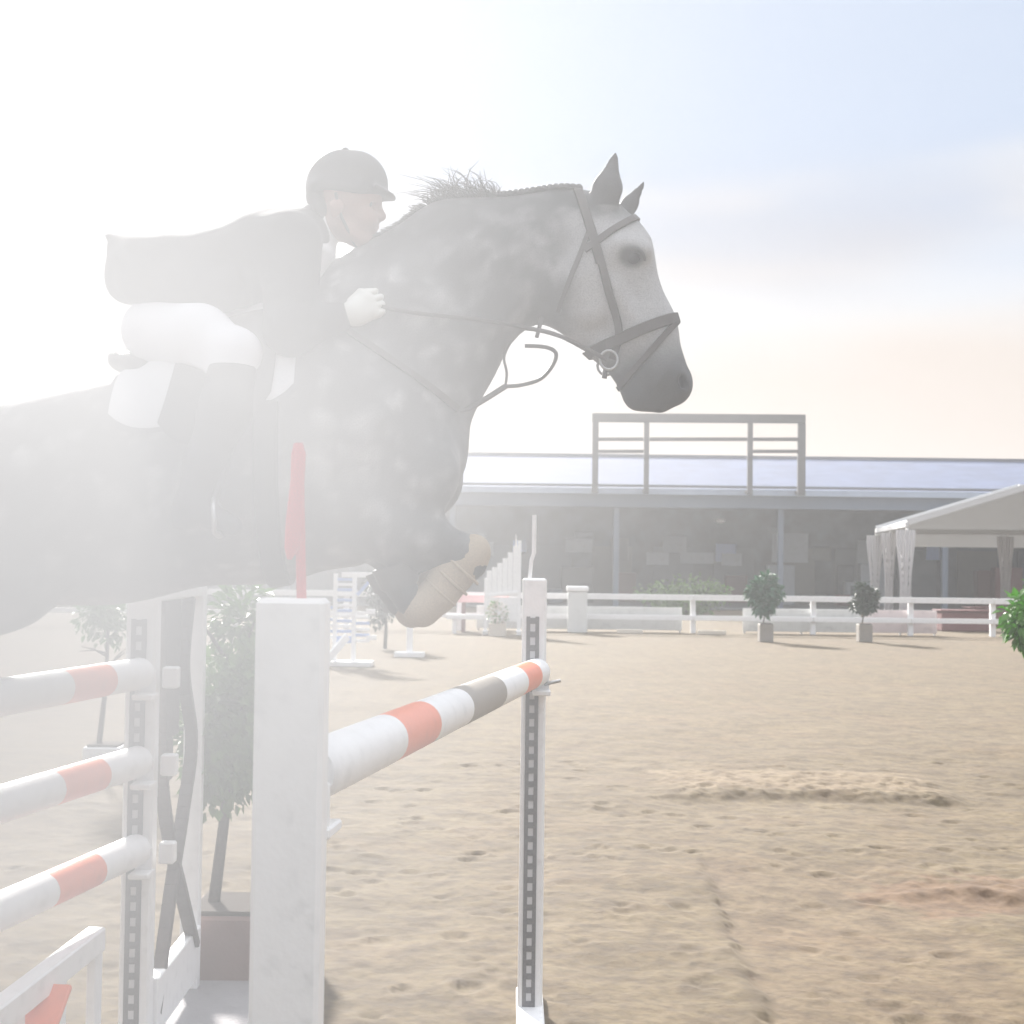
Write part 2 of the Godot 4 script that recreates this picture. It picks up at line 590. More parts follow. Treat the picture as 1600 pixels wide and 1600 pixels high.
func make_ground() -> void:
	var xs := spread(-3.2, 5.5, 0.03, -260.0, 260.0, 1.07)
	var zs := spread(-13.5, -5.2, 0.03, -330.0, 14.0, 1.05)
	var nx := xs.size()
	var nz := zs.size()
	var hs := PackedFloat32Array()
	hs.resize(nx * nz)
	var big := noise(81, 0.35, 3)
	var mid := noise(82, 1.6, 4)
	var small := noise(83, 7.0, 3)
	var rake := noise(84, 1.0, 3)
	var tone := noise(85, 0.8, 4)
	var cols := PackedColorArray()
	cols.resize(nx * nz)
	for a in nx:
		var x := xs[a]
		for b in nz:
			var z := zs[b]
			var far := clampf((-z - 14.0) / 30.0, 0.0, 1.0)
			# trampled ground, with one smoother lane that the harrow has just passed over
			var edge := 1.0 + 0.06 * mid.get_noise_2d(x * 2.0, z * 2.0) - 0.04 * (z + 5.6)
			var lane := smoothstep(edge, edge + 0.05, x) * (1.0 - smoothstep(2.0, 2.6, x + 0.3 * mid.get_noise_2d(z, x))) * (1.0 - smoothstep(8.2, 9.2, -z))
			var rough := lerpf(1.0, 0.35, lane)
			var hh := 0.03 * big.get_noise_2d(x, z) + rough * (0.011 * mid.get_noise_2d(x * 0.9, z * 1.0) + 0.0055 * small.get_noise_2d(x * 0.9, z))
			# long low furrows from dragging, across the view
			hh += rough * 0.003 * rake.get_noise_2d(x * 0.35, z * 3.2)
			hh -= 0.025 * lane
			# two banked-up ridges of sand
			hh += bank(x, z, 1.25, 3.45, -11.25, 0.8, 0.045, mid)
			hh += bank(x, z, 2.15, 3.6, -7.98, 0.5, 0.032, mid)
			hs[a * nz + b] = hh * (1.0 - far)
			var t := tone.get_noise_2d(x * 0.5, z * 1.1) * 0.5 + 0.5
			var g := small.get_noise_2d(x * 2.0, z * 2.0) * 0.5 + 0.5
			var c := Vector3(0.118, 0.085, 0.041).lerp(Vector3(0.168, 0.126, 0.066), t)
			c = c.lerp(Vector3(0.157, 0.112, 0.062), lane * 0.7) * (0.82 + 0.34 * g)
			var pinkish := smoothstep(0.1, 0.45, tone.get_noise_2d(x * 0.8 + 40.0, z * 0.8)) * 0.35
			c = c * Vector3.ONE.lerp(Vector3(1.05, 0.95, 0.92), pinkish)
			# a strip of dry pale sand and a patch of reddish sand, both ragged at the rim
			var rag := 0.35 * mid.get_noise_2d(x * 1.5, z * 1.5) + 0.12 * small.get_noise_2d(x, z)
			var strip := smoothstep(1.2, 1.35, x + rag) * (1.0 - smoothstep(3.3, 3.5, x + rag)) * smoothstep(-12.5, -12.4, z + 0.5 * rag) * (1.0 - smoothstep(-11.35, -11.3, z + 0.5 * rag))
			c = c.lerp(Vector3(0.225, 0.172, 0.105), strip * 0.8)
			var red := smoothstep(1.95, 2.1, x + rag) * smoothstep(-8.35, -8.25, z + rag) * (1.0 - smoothstep(-7.65, -7.5, z + rag))
			c = c.lerp(Vector3(0.165, 0.098, 0.052), red * 0.8)
			cols[a * nz + b] = Color(c.x, c.y, c.z)
	# hoof prints
	rng.seed = 4
	for k in 420:
		var px := rng.randf_range(-3.0, 5.2)
		var pz := -pow(rng.randf(), 1.3) * 8.0 - 5.3
		var r := rng.randf_range(0.055, 0.10)
		var dp := rng.randf_range(0.004, 0.014)
		var ang := rng.randf() * TAU
		var a0 := xs.bsearch(px - r * 2.0)
		var a1 := xs.bsearch(px + r * 2.0)
		var b0 := zs.bsearch(pz - r * 2.0)
		var b1 := zs.bsearch(pz + r * 2.0)
		for a in range(a0, mini(a1, nx)):
			for b in range(b0, mini(b1, nz)):
				var v := Vector2(xs[a] - px, zs[b] - pz).rotated(ang)
				v.x *= 1.25
				var q := v.length() / r
				if q < 1.9:
					hs[a * nz + b] += -dp * (1.0 - smoothstep(0.5, 1.0, q)) + dp * 0.5 * smoothstep(0.75, 1.05, q) * (1.0 - smoothstep(1.1, 1.9, q)) * (0.6 + 0.6 * v.x / r)
	var s := Shape.new()
	s.v.resize(nx * nz)
	s.n.resize(nx * nz)
	for a in nx:
		for b in nz:
			var a0 := maxi(a - 1, 0)
			var a1 := mini(a + 1, nx - 1)
			var b0 := maxi(b - 1, 0)
			var b1 := mini(b + 1, nz - 1)
			s.v[a * nz + b] = Vector3(xs[a], hs[a * nz + b], zs[b])
			s.n[a * nz + b] = Vector3(-(hs[a1 * nz + b] - hs[a0 * nz + b]) / (xs[a1] - xs[a0]), 1.0, -(hs[a * nz + b1] - hs[a * nz + b0]) / (zs[b1] - zs[b0])).normalized()
	s.c = cols
	s.i.resize((nx - 1) * (nz - 1) * 6)
	var k := 0
	for a in nx - 1:
		for b in nz - 1:
			var o := a * nz + b
			for q in [o, o + 1, o + nz + 1, o, o + nz + 1, o + nz]:
				s.i[k] = q
				k += 1
	var g := put("ground", s.mesh(), M.sand)
	tag(g, "trampled beige sand of the riding arena with hoof prints and low ridges", "ground", "", "structure")

func bank(x: float, z: float, x0: float, x1: float, zc: float, w: float, h: float, nz: FastNoiseLite) -> float:
	if x < x0 - 0.5 or x > x1 + 0.5 or absf(z - zc) > 2.0:
		return 0.0
	var along := smoothstep(x0 - 0.25, x0 + 0.2, x) * (1.0 - smoothstep(x1 - 0.2, x1 + 0.25, x))
	var zz := zc + 0.16 * nz.get_noise_2d(x * 1.3, 7.0)
	var t := z - zz  # positive towards the camera
	# a long smooth back and a short broken front with a scraped hollow at its foot
	var up := smoothstep(-w * 3.0, 0.0, t) * (1.0 - smoothstep(0.0, w * 0.35, t))
	var hollow := smoothstep(0.0, w * 0.4, t) * (1.0 - smoothstep(w * 0.45, w * 1.6, t))
	return along * h * (up * (0.8 + 0.5 * nz.get_noise_2d(x * 4.0, z * 4.0)) - 0.45 * hollow)

# ---------------------------------------------------------------- the far hall with its roof frame
func make_hall() -> void:
	var t := thing("stable_hall", "long low hall with pale blue metal roof and dark open front", "hall", Vector3(0, 0, -58))
	var x0 := -46.0
	var x1 := 60.0
	var s := Shape.new()
	# roof sheet with raised seams, from eave (y 4.80) up to the ridge (y 6.72, 8 m back)
	var e0 := Vector3(0, 4.80, 0.25)
	var e1 := Vector3(0, 6.70, -8.0)
	var up := Vector3(0, 8.25, 1.90).normalized()
	s.quad(Vector3(x0, 0, 0) + e0, Vector3(x1, 0, 0) + e0, Vector3(x1, 0, 0) + e1, Vector3(x0, 0, 0) + e1, up)
	s.quad(Vector3(x0, -0.12, 0) + e0, Vector3(x1, -0.12, 0) + e0, Vector3(x1, -0.12, 0) + e1, Vector3(x0, -0.12, 0) + e1, -up)
	put("roof", s.mesh(), M.roof_sheet, t)
	put("ridge_cap", boxmesh(Vector3(x1 - x0, 0.14, 0.5), Vector3((x0 + x1) / 2, 6.74, -8.1)), M.gutter_dark, t)
	var s2 := Shape.new()
	s2.quad(Vector3(x0, 6.68, -8.0), Vector3(x1, 6.68, -8.0), Vector3(x1, 4.8, -16.2), Vector3(x0, 4.8, -16.2), Vector3(0, 1, -0.2).normalized())
	put("rear_roof", s2.mesh(), M.roof_sheet, t)
	put("gutter", boxmesh(Vector3(x1 - x0, 0.10, 0.16), Vector3((x0 + x1) / 2, 4.92, 0.30)), M.gutter_dark, t)
	put("fascia", boxmesh(Vector3(x1 - x0, 0.24, 0.06), Vector3((x0 + x1) / 2, 4.70, 0.32)), M.fascia, t)
	put("lintel", boxmesh(Vector3(x1 - x0, 0.62, 0.3), Vector3((x0 + x1) / 2, 4.38, 0.0)), M.hall_post, t)
	put("rear_wall", boxmesh(Vector3(x1 - x0, 4.7, 0.2), Vector3((x0 + x1) / 2, 2.35, -16.0)), M.hall_wall, t)
	put("partition", boxmesh(Vector3(x1 - x0, 4.4, 0.2), Vector3((x0 + x1) / 2, 2.2, -11.2)), M.hall_wall, t)
	for xe in [x0, x1]:
		put("end_wall", boxmesh(Vector3(0.2, 4.6, 16.0), Vector3(xe, 2.3, -8.0)), M.hall_wall, t)
	put("floor_slab", boxmesh(Vector3(x1 - x0, 0.08, 16.2), Vector3((x0 + x1) / 2, 0.04, -7.9)), M.hall_floor, t)
	var pm := boxmesh(Vector3(0.22, 4.2, 0.22), Vector3(0, 2.1, 0))
	for k in 16:
		var o := put("post", pm, M.hall_post, t)
		o.position = Vector3(-42.0 + k * 6.6, 0.08, -0.15)
	# stall fronts along the partition: half doors and pale notice boards
	var dm := boxmesh(Vector3(1.9, 2.5, 0.08), Vector3(0, 1.3, 0))
	for k in 24:
		var o := put("stall_door", dm, M.hall_post if k % 3 else M.hall_floor, t)
		o.position = Vector3(-30.0 + k * 2.9, 0.08, -11.0)
	for b in [[6.5, 2.05, 1.0, 0.55], [8.25, 2.1, 1.5, 0.5], [9.8, 2.05, 0.9, 0.55], [12.4, 2.6, 1.6, 1.3], [3.0, 2.6, 1.2, 0.6], [-1.5, 2.4, 1.4, 0.6]]:
		var o := put("notice_board", boxmesh(Vector3(b[2], b[3], 0.06)), M.hall_board, t)
		o.position = Vector3(b[0], b[1], -6.4)
	rng.seed = 8
	for k in 34:
		var w := rng.randf_range(0.3, 1.5)
		var hh := rng.randf_range(0.4, 1.9)
		var o := put(["feed_bin", "tack_locker", "stacked_bale"][k % 3], boxmesh(Vector3(w, hh, 0.6), Vector3(0, hh / 2, 0), Basis.IDENTITY, 0.03), [M.hall_floor, M.hall_board, M.hall_post, M.maroon, M.hall_wall][rng.randi() % 5], t)
		o.position = Vector3(rng.randf_range(-6.0, 26.0), 0.08, rng.randf_range(-9.5, -3.5))
	for k in 12:
		var o := put("hanging_rug", boxmesh(Vector3(rng.randf_range(0.5, 1.3), rng.randf_range(0.5, 1.2), 0.05), Vector3.ZERO, Basis.IDENTITY, 0.02), [M.hall_floor, M.hall_board, M.blue_paint, M.hall_post][k % 4], t)
		o.position = Vector3(-4.0 + k * 2.3 + rng.randf_range(-0.6, 0.6), rng.randf_range(2.0, 3.3), -8.6)
	var lamp := thing("hall_lamp", "small pale oval lamp hanging under the hall roof", "lamp", Vector3(8.64, 3.63, -60.0))
	var ls := Shape.new()
	ls.ball(Vector3.ZERO, Vector3(0.22, 0.09, 0.16), 8)
	put("lamp_shade", ls.mesh(), M.white_paint, lamp)
	put("lamp_stem", tubemesh([Vector3(0, 0.05, 0), Vector3(0, 1.2, 0)], [0.012, 0.012], 6), M.hall_post, lamp)
	# the scaffold of an empty signboard, standing in front of the eave
	var f := thing("sign_frame", "empty dark steel signboard frame rising above the hall roof", "frame", Vector3(0, 0, -57.0))
	var xs := [3.26, 5.28, 9.37, 11.40]
	for k in 4:
		var w: float = [0.24, 0.2, 0.2, 0.30][k]
		put("frame_post", boxmesh(Vector3(w, 2.85, 0.2), Vector3(xs[k], 6.0, 0)), M.steel_frame, f)
		put("bracket", boxmesh(Vector3(w * 0.8, 0.12, 0.7), Vector3(xs[k], 4.72, -0.42)), M.steel_frame, f)
	put("top_beam", boxmesh(Vector3(8.42, 0.34, 0.26), Vector3(7.33, 7.58, 0), Basis(Vector3.BACK, 0.006)), M.steel_frame, f)
	for k in 3:
		put("cross_bar", barmesh(Vector3(xs[k] + 0.12, 6.70 + 0.012 * (xs[k] - 3), 0), Vector3(xs[k + 1] - 0.12, 6.70 + 0.012 * (xs[k + 1] - 3), 0), 0.12, 0.14), M.steel_frame, f)
	for k in [0, 2]:
		put("lower_bar", barmesh(Vector3(xs[k] + 0.12, 6.22 + 0.012 * (xs[k] - 3), 0), Vector3(xs[k + 1] - 0.12, 6.22 + 0.012 * (xs[k + 1] - 3), 0), 0.12, 0.13), M.steel_frame, f)

# ---------------------------------------------------------------- marquee
func make_tent() -> void:
	var t := thing("marquee", "white gabled marquee tent with tied-back curtains and open sides", "tent", Vector3(12.31, 0, -45.0))
	var side := Vector3(1.064, 0, -8.0)       # along the eave, away from the camera
	var across := Vector3(7.93, 0, 1.05).normalized()
	var wdt := 10.0
	var eave := Vector3(0, 3.2, 0)
	var ridge := Vector3(0, 4.76, 0)
	var c := [Vector3.ZERO, side, side + across * wdt, across * wdt]
	var s := Shape.new()
	var mid0: Vector3 = across * wdt * 0.5 + ridge
	var mid1: Vector3 = mid0 + side
	var nl := (ridge - eave).length()
	var n1 := (Vector3.UP * 5.0 - across * 1.56).normalized()
	var n2 := (Vector3.UP * 5.0 + across * 1.56).normalized()
	s.quad(c[0] + eave, c[1] + eave, mid1, mid0, n1)
	s.quad(c[3] + eave, c[2] + eave, mid1, mid0, n2)
	put("roof", s.mesh(), M.tent_canvas, t)
	for k in 2:
		var d: Vector3 = side * k
		put("gable_edge", barmesh(d + eave, d + mid0, 0.16, 0.20), M.tent_canvas, t)
		put("gable_edge", barmesh(d + across * wdt + eave, d + mid0, 0.16, 0.20), M.tent_canvas, t)
	# rear gable cloth
	var g := Shape.new()
	g.tri(c[1] + eave, c[2] + eave, mid1, side.normalized() * -1.0)
	g.quad(c[1] + eave, c[2] + eave, c[2] + Vector3(0, 2.55, 0), c[1] + Vector3(0, 2.55, 0), side.normalized() * -1.0)
	put("rear_gable", g.mesh(), M.tent_canvas, t)
	for q in [[c[0], c[1]], [c[3], c[2]], [c[1], c[2]]]:
		put("eave_beam", barmesh(q[0] + eave - Vector3(0, 0.08, 0), q[1] + eave - Vector3(0, 0.08, 0), 0.12, 0.16), M.tent_canvas, t)
	var posts := [c[0], c[0] + side * 0.5, c[1], c[3], c[2], c[3] + side * 0.5, c[1] + across * 4.6]
	for p in posts:
		put("post", barmesh(p, p + eave - Vector3(0, 0.2, 0), 0.09, 0.09), M.white_weathered, t)
	for k in posts.size():
		var cs := Shape.new()
		rng.seed = 60 + k
		var p: Vector3 = posts[k] + Vector3(-0.1, 0, 0.15)
		curtain(cs, p, 0.62 if k != 1 else 0.5, 2.95)
		put("curtain", cs.mesh(), M.curtain, t)
	# tables and stacked things under the canopy
	for k in 3:
		var tb := thing("draped_table", ["maroon draped table behind the white fence near the tent front", "maroon draped table in the middle of the tent", "maroon draped table deepest under the tent"][k], "table", Vector3(12.9 + k * 1.9, 0, -41.2 - k * 3.4))
		put("table_cloth", boxmesh(Vector3(1.5, 0.56, 0.75), Vector3(0, 0.28, 0), Basis.IDENTITY, 0.03), M.maroon, tb)
		put("table_top", boxmesh(Vector3(1.6, 0.04, 0.85), Vector3(0, 0.585, 0)), M.maroon, tb)

# a gathered curtain tied in at the lower third
func curtain(s: Shape, p: Vector3, w: float, h: float) -> void:
	var cols := 22
	var rows := 12
	var start := s.v.size()
	for r in rows + 1:
		var y := h * (1.0 - float(r) / rows)
		var q := float(r) / rows
		var ww := w * lerpf(1.0, 0.55, smoothstep(0.0, 0.6, q)) * lerpf(1.0, 1.15, smoothstep(0.65, 1.0, q))
		for cidx in cols + 1:
			var u := float(cidx) / cols - 0.5
			var fold := 0.06 * sin(u * 38.0 + 0.6 * sin(q * 4.0)) * (0.6 + 0.4 * q)
			s.v.append(p + Vector3(u * ww, y, fold))
			s.n.append(Vector3(-0.06 * 38.0 / ww * cos(u * 38.0) * 0.5, 0, 1).normalized())
	for r in rows:
		for cidx in cols:
			var a := start + r * (cols + 1) + cidx
			s.i.append_array(PackedInt32Array([a, a + 1, a + cols + 2, a, a + cols + 2, a + cols + 1]))

# ---------------------------------------------------------------- arena fence and what stands along it
func make_fence() -> void:
	var t := thing("arena_fence", "white two-rail fence along the far edge of the arena", "fence", Vector3(0, 0, -37.8))
	var xs := [-19.0, -16.0, -13.0, -10.0, -7.2, -4.3, -1.35, 1.72, 4.77, 7.90, 10.45, 12.6, 15.0, 17.6, 20.2]
	var pm := boxmesh(Vector3(0.13, 0.98, 0.13), Vector3(0, 0.49, 0))
	for x in xs:
		var o := put("post", pm, M.white_paint, t)
		o.position = Vector3(x, 0, -0.1)
		o.rotation.z = rng.randf_range(-0.012, 0.012)
	for k in xs.size() - 1:
		put("rail", barmesh(Vector3(xs[k], 0.93, 0), Vector3(xs[k + 1] - 0.006, 0.93, 0), 0.06, 0.15), M.white_paint, t)
		put("rail", barmesh(Vector3(xs[k], 0.40, 0), Vector3(xs[k + 1] - 0.006, 0.40, 0), 0.06, 0.13), M.white_paint, t)
	for b in [[-0.9, 4.5, "banner_white", "long plain white banner along the foot of the fence beside the white box"], [6.1, 9.2, "banner_white", "plain white banner along the fence between the two potted shrubs"], [9.3, 11.2, "banner_pink", "pale pinkish banner along the fence in front of the tent curtains"]]:
		var w: float = b[1] - b[0]
		var bn := thing("fence_banner", b[3], "banner", Vector3((b[0] + b[1]) / 2, 0, -38.1), 0.0, "banners along the fence foot")
		put("sheet", boxmesh(Vector3(w, 0.60, 0.03), Vector3(0, 0.36, 0)), M[b[2]], bn)
		for q in [-0.5, 0.0, 0.5]:
			put("stake", boxmesh(Vector3(0.05, 0.66, 0.05), Vector3(q * (w - 0.1), 0.33, -0.045)), M.white_weathered, bn)
	var bx := thing("white_cabinet", "white boxy cabinet with a cap standing at the fence", "cabinet", Vector3(1.72, 0, -37.5))
	put("case", boxmesh(Vector3(0.50, 1.06, 0.4), Vector3(0, 0.53, 0), Basis.IDENTITY, 0.02), M.banner_white, bx)
	put("cap", boxmesh(Vector3(0.56, 0.13, 0.46), Vector3(0, 1.13, 0), Basis.IDENTITY, 0.02), M.white_paint, bx)
	# low bench by the far wing
	var be := thing("low_bench", "low white plank bench in front of the fence beside the slatted wing", "bench", Vector3(-0.85, 0, -36.2))
	put("seat", boxmesh(Vector3(1.5, 0.12, 0.4), Vector3(0, 0.42, 0)), M.white_paint, be)
	for q in [-0.55, 0.55]:
		put("leg", boxmesh(Vector3(0.1, 0.36, 0.34), Vector3(q, 0.18, 0)), M.white_paint, be)
	var tub := thing("low_bench", "pale pink raised plank bench behind the low white one", "bench", Vector3(-0.7, 0, -36.9))
	put("seat", boxmesh(Vector3(1.3, 0.2, 0.35), Vector3(0, 0.86, 0)), M.pink_paint, tub)
	for q in [-0.5, 0.5]:
		put("leg", boxmesh(Vector3(0.1, 0.76, 0.3), Vector3(q, 0.38, 0)), M.maroon, tub)
	for k in 2:
		var rl := thing("ground_plank", ["short cream plank lying on the sand near the white cabinet", "short cream plank lying on the sand before the dark fence gap"][k], "plank", Vector3([3.05, 5.15][k], 0.0, -37.1))
		put("plank", boxmesh(Vector3([0.65, 0.72][k], 0.1, 0.14), Vector3(0, 0.06, 0)), M.ball_cream, rl)
	# small white T-shaped stand in the sand
	var ts := thing("cavaletti_stand", "small white T-shaped stand alone on the sand", "stand", Vector3(-1.882, 0, -27.1))
	put("upright", boxmesh(Vector3(0.11, 0.58, 0.11), Vector3(0, 0.35, 0)), M.white_paint, ts)
	put("foot", boxmesh(Vector3(0.56, 0.09, 0.3), Vector3(0, 0.045, 0)), M.white_paint, ts)

# ---------------------------------------------------------------- background jump wings
func make_far_wings() -> void:
	var t := thing("jump_wing", "white slatted jump wing with rising curved top by the fence", "jump wing", Vector3(-0.25, 0, -36.0))
	for k in 6:
		var u := k / 5.0
		var h := lerpf(1.58, 2.2, u * u * 0.4 + u * 0.6)
		put("slat", boxmesh(Vector3(0.124, h - 0.95, 0.04), Vector3(-0.30 + 0.13 * k, 0.95 + (h - 0.95) / 2, 0)), M.white_paint, t)
	put("post", boxmesh(Vector3(0.07, 1.35, 0.09), Vector3(-0.38, 0.72, 0)), M.white_paint, t)
	put("post", boxmesh(Vector3(0.09, 2.34, 0.09), Vector3(0.45, 1.17, 0)), M.white_paint, t)
	put("spike", tubemesh([Vector3(0.36, 2.2, 0), Vector3(0.36, 2.48, 0)], [0.03, 0.008], 6), M.white_paint, t)
	put("panel", boxmesh(Vector3(0.84, 0.6, 0.05), Vector3(0.03, 0.62, 0.01)), M.white_paint, t)
	put("foot", boxmesh(Vector3(0.12, 0.1, 0.7), Vector3(-0.38, 0.05, 0)), M.white_paint, t)
	put("foot", boxmesh(Vector3(0.12, 0.1, 0.7), Vector3(0.45, 0.05, 0)), M.white_paint, t)
	put("strut", barmesh(Vector3(-0.38, 0.95, 0.03), Vector3(0.43, 1.05, 0.03), 0.05, 0.08), M.white_paint, t)
	var fl := thing("flower_box", "cream flowers in a trough at the foot of the slatted wing", "flower box", Vector3(-0.32, 0, -35.3))
	put("trough", boxmesh(Vector3(0.42, 0.3, 0.3), Vector3(0, 0.15, 0)), M.ball_cream, fl)
	var fs := Shape.new()
	var gs := Shape.new()
	rng.seed = 12
	for k in 260:
		var d := Vector3(rng.randfn(), rng.randfn(), rng.randfn()).normalized()
		var p := Vector3(0, 0.55, 0) + d * Vector3(0.27, 0.28, 0.22) * pow(rng.randf(), 0.4)
		(fs if k % 3 else gs).leaf(p, d.rotated(Vector3.UP, 0.6), Vector3.UP + d * 0.7, 0.09, 0.07)
	put("blossoms", fs.mesh(), M.petal, fl)
	put("foliage", gs.mesh(), M.leaf_green, fl)
	# blue and white wing
	var w := thing("jump_wing", "blue and white laddered jump wing with slanting foot brace", "jump wing", Vector3(-2.78, 0, -24.6))
	put("post", boxmesh(Vector3(0.07, 1.52, 0.09), Vector3(-0.20, 0.80, 0)), M.white_paint, w)
	put("post", boxmesh(Vector3(0.07, 1.56, 0.09), Vector3(0.12, 0.80, 0)), M.white_paint, w)
	put("post", boxmesh(Vector3(0.06, 0.75, 0.09), Vector3(-0.44, 0.75, 0)), M.white_paint, w)
	for k in 11:
		put("rung", boxmesh(Vector3(0.26, 0.05, 0.05), Vector3(-0.04, 0.58 + k * 0.088, 0.0)), M.white_paint if k % 2 else M.blue_paint, w)
	for k in 6:
		put("rung", boxmesh(Vector3(0.2, 0.05, 0.05), Vector3(-0.32, 0.48 + k * 0.1, 0.0)), M.blue_paint if k % 2 else M.white_paint, w)
	put("top_bar", boxmesh(Vector3(0.56, 0.09, 0.08), Vector3(0.18, 1.54, 0)), M.white_paint, w)
	put("bracket", barmesh(Vector3(0.17, 1.2, 0), Vector3(0.42, 1.48, 0), 0.05, 0.06), M.blue_paint, w)
	for k in 5:
		put("rung", boxmesh(Vector3(0.24, 0.05, 0.04), Vector3(0.27, 0.42 + k * 0.1, 0)), M.blue_paint if k % 2 else M.white_paint, w)
	put("panel", boxmesh(Vector3(0.3, 0.12, 0.04), Vector3(-0.04, 0.44, 0.01)), M.blue_paint, w)
	put("brace", barmesh(Vector3(0.02, 0.5, 0.1), Vector3(-0.32, 0.06, 0.45), 0.06, 0.13), M.white_paint, w)
	put("brace", barmesh(Vector3(-0.42, 0.45, 0.1), Vector3(-0.6, 0.06, 0.45), 0.06, 0.1), M.white_paint, w)
	put("peg", boxmesh(Vector3(0.16, 0.09, 0.06), Vector3(0.40, 0.92, 0)), M.white_paint, w)
	put("peg", boxmesh(Vector3(0.18, 0.08, 0.06), Vector3(0.42, 0.48, 0)), M.white_paint, w)
	put("foot", boxmesh(Vector3(0.9, 0.08, 0.5), Vector3(0.0, 0.04, 0)), M.white_paint, w)

# ---------------------------------------------------------------- plants
func crown(s: Shape, o: Vector3, r: Vector3, count: int, l: float, w: float, clumps := 9) -> void:
	var cl := []
	for k in clumps:
		var d := Vector3(rng.randfn(), rng.randfn(), rng.randfn()).normalized()
		cl.append(o + d * r * rng.randf_range(0.35, 0.78))
	for k in count:
		var cc: Vector3 = cl[k % clumps]
		var d := Vector3(rng.randfn(), rng.randfn() * 0.8, rng.randfn()).normalized()
		var p := cc + d * r * 0.45 * pow(rng.randf(), 0.45)
		var dir := (d + Vector3(rng.randf_range(-0.6, 0.6), rng.randf_range(-0.9, 0.3), rng.randf_range(-0.6, 0.6))).normalized()
		var sc := rng.randf_range(0.65, 1.2)
		s.leaf(p, dir, (Vector3.UP + d * 0.8 + Vector3(rng.randfn(), rng.randfn(), rng.randfn()) * 0.35).normalized(), l * sc, w * sc)

func limbs_for(s: Shape, base: Vector3, top: Vector3, r: float, n: int, reach: Vector3) -> void:
	var mid := base.lerp(top, 0.5) + Vector3(rng.randf_range(-0.03, 0.03), 0, rng.randf_range(-0.03, 0.03))
	s.tube([base, base.lerp(mid, 0.5), mid, top], [r, r * 0.9, r * 0.8, r * 0.45], 9)
	for k in n:
		var st := mid.lerp(top, rng.randf_range(0.1, 1.0))
		var d := Vector3(rng.randf_range(-1, 1), rng.randf_range(0.1, 1.0), rng.randf_range(-1, 1)).normalized() * reach
		s.tube([st, st + d * 0.5 + Vector3(0, 0.02, 0), st + d], [r * 0.4, r * 0.3, r * 0.12], 6)

func potted(label: String, at: Vector3, h: float, o: Vector3, r: Vector3, count: int, leafm: String, l: float, w: float, pot := "planter_brown", pot_size := Vector3(0.42, 0.28, 0.42), called := "potted_tree", seed_ := 1) -> Node3D:
	rng.seed = seed_
	var t := thing(called, label, "potted plant", at, 0.0)
	put("planter", boxmesh(pot_size, Vector3(0, pot_size.y / 2, 0), Basis.IDENTITY, 0.012), M[pot], t)
	put("soil", boxmesh(Vector3(pot_size.x - 0.05, 0.02, pot_size.z - 0.05), Vector3(0, pot_size.y + 0.008, 0)), M.soil, t)
	var s := Shape.new()
	limbs_for(s, Vector3(o.x - 0.06, pot_size.y - 0.03, o.z), Vector3(o.x, h, o.z), 0.03 * clampf(h / 1.5, 0.5, 1.2), 7, r * 0.8)
	put("trunk", s.mesh(), M.bark, t)
	var c := Shape.new()
	crown(c, o, r, count, l, w)
	put("crown", c.mesh(), M[leafm], t)
	return t

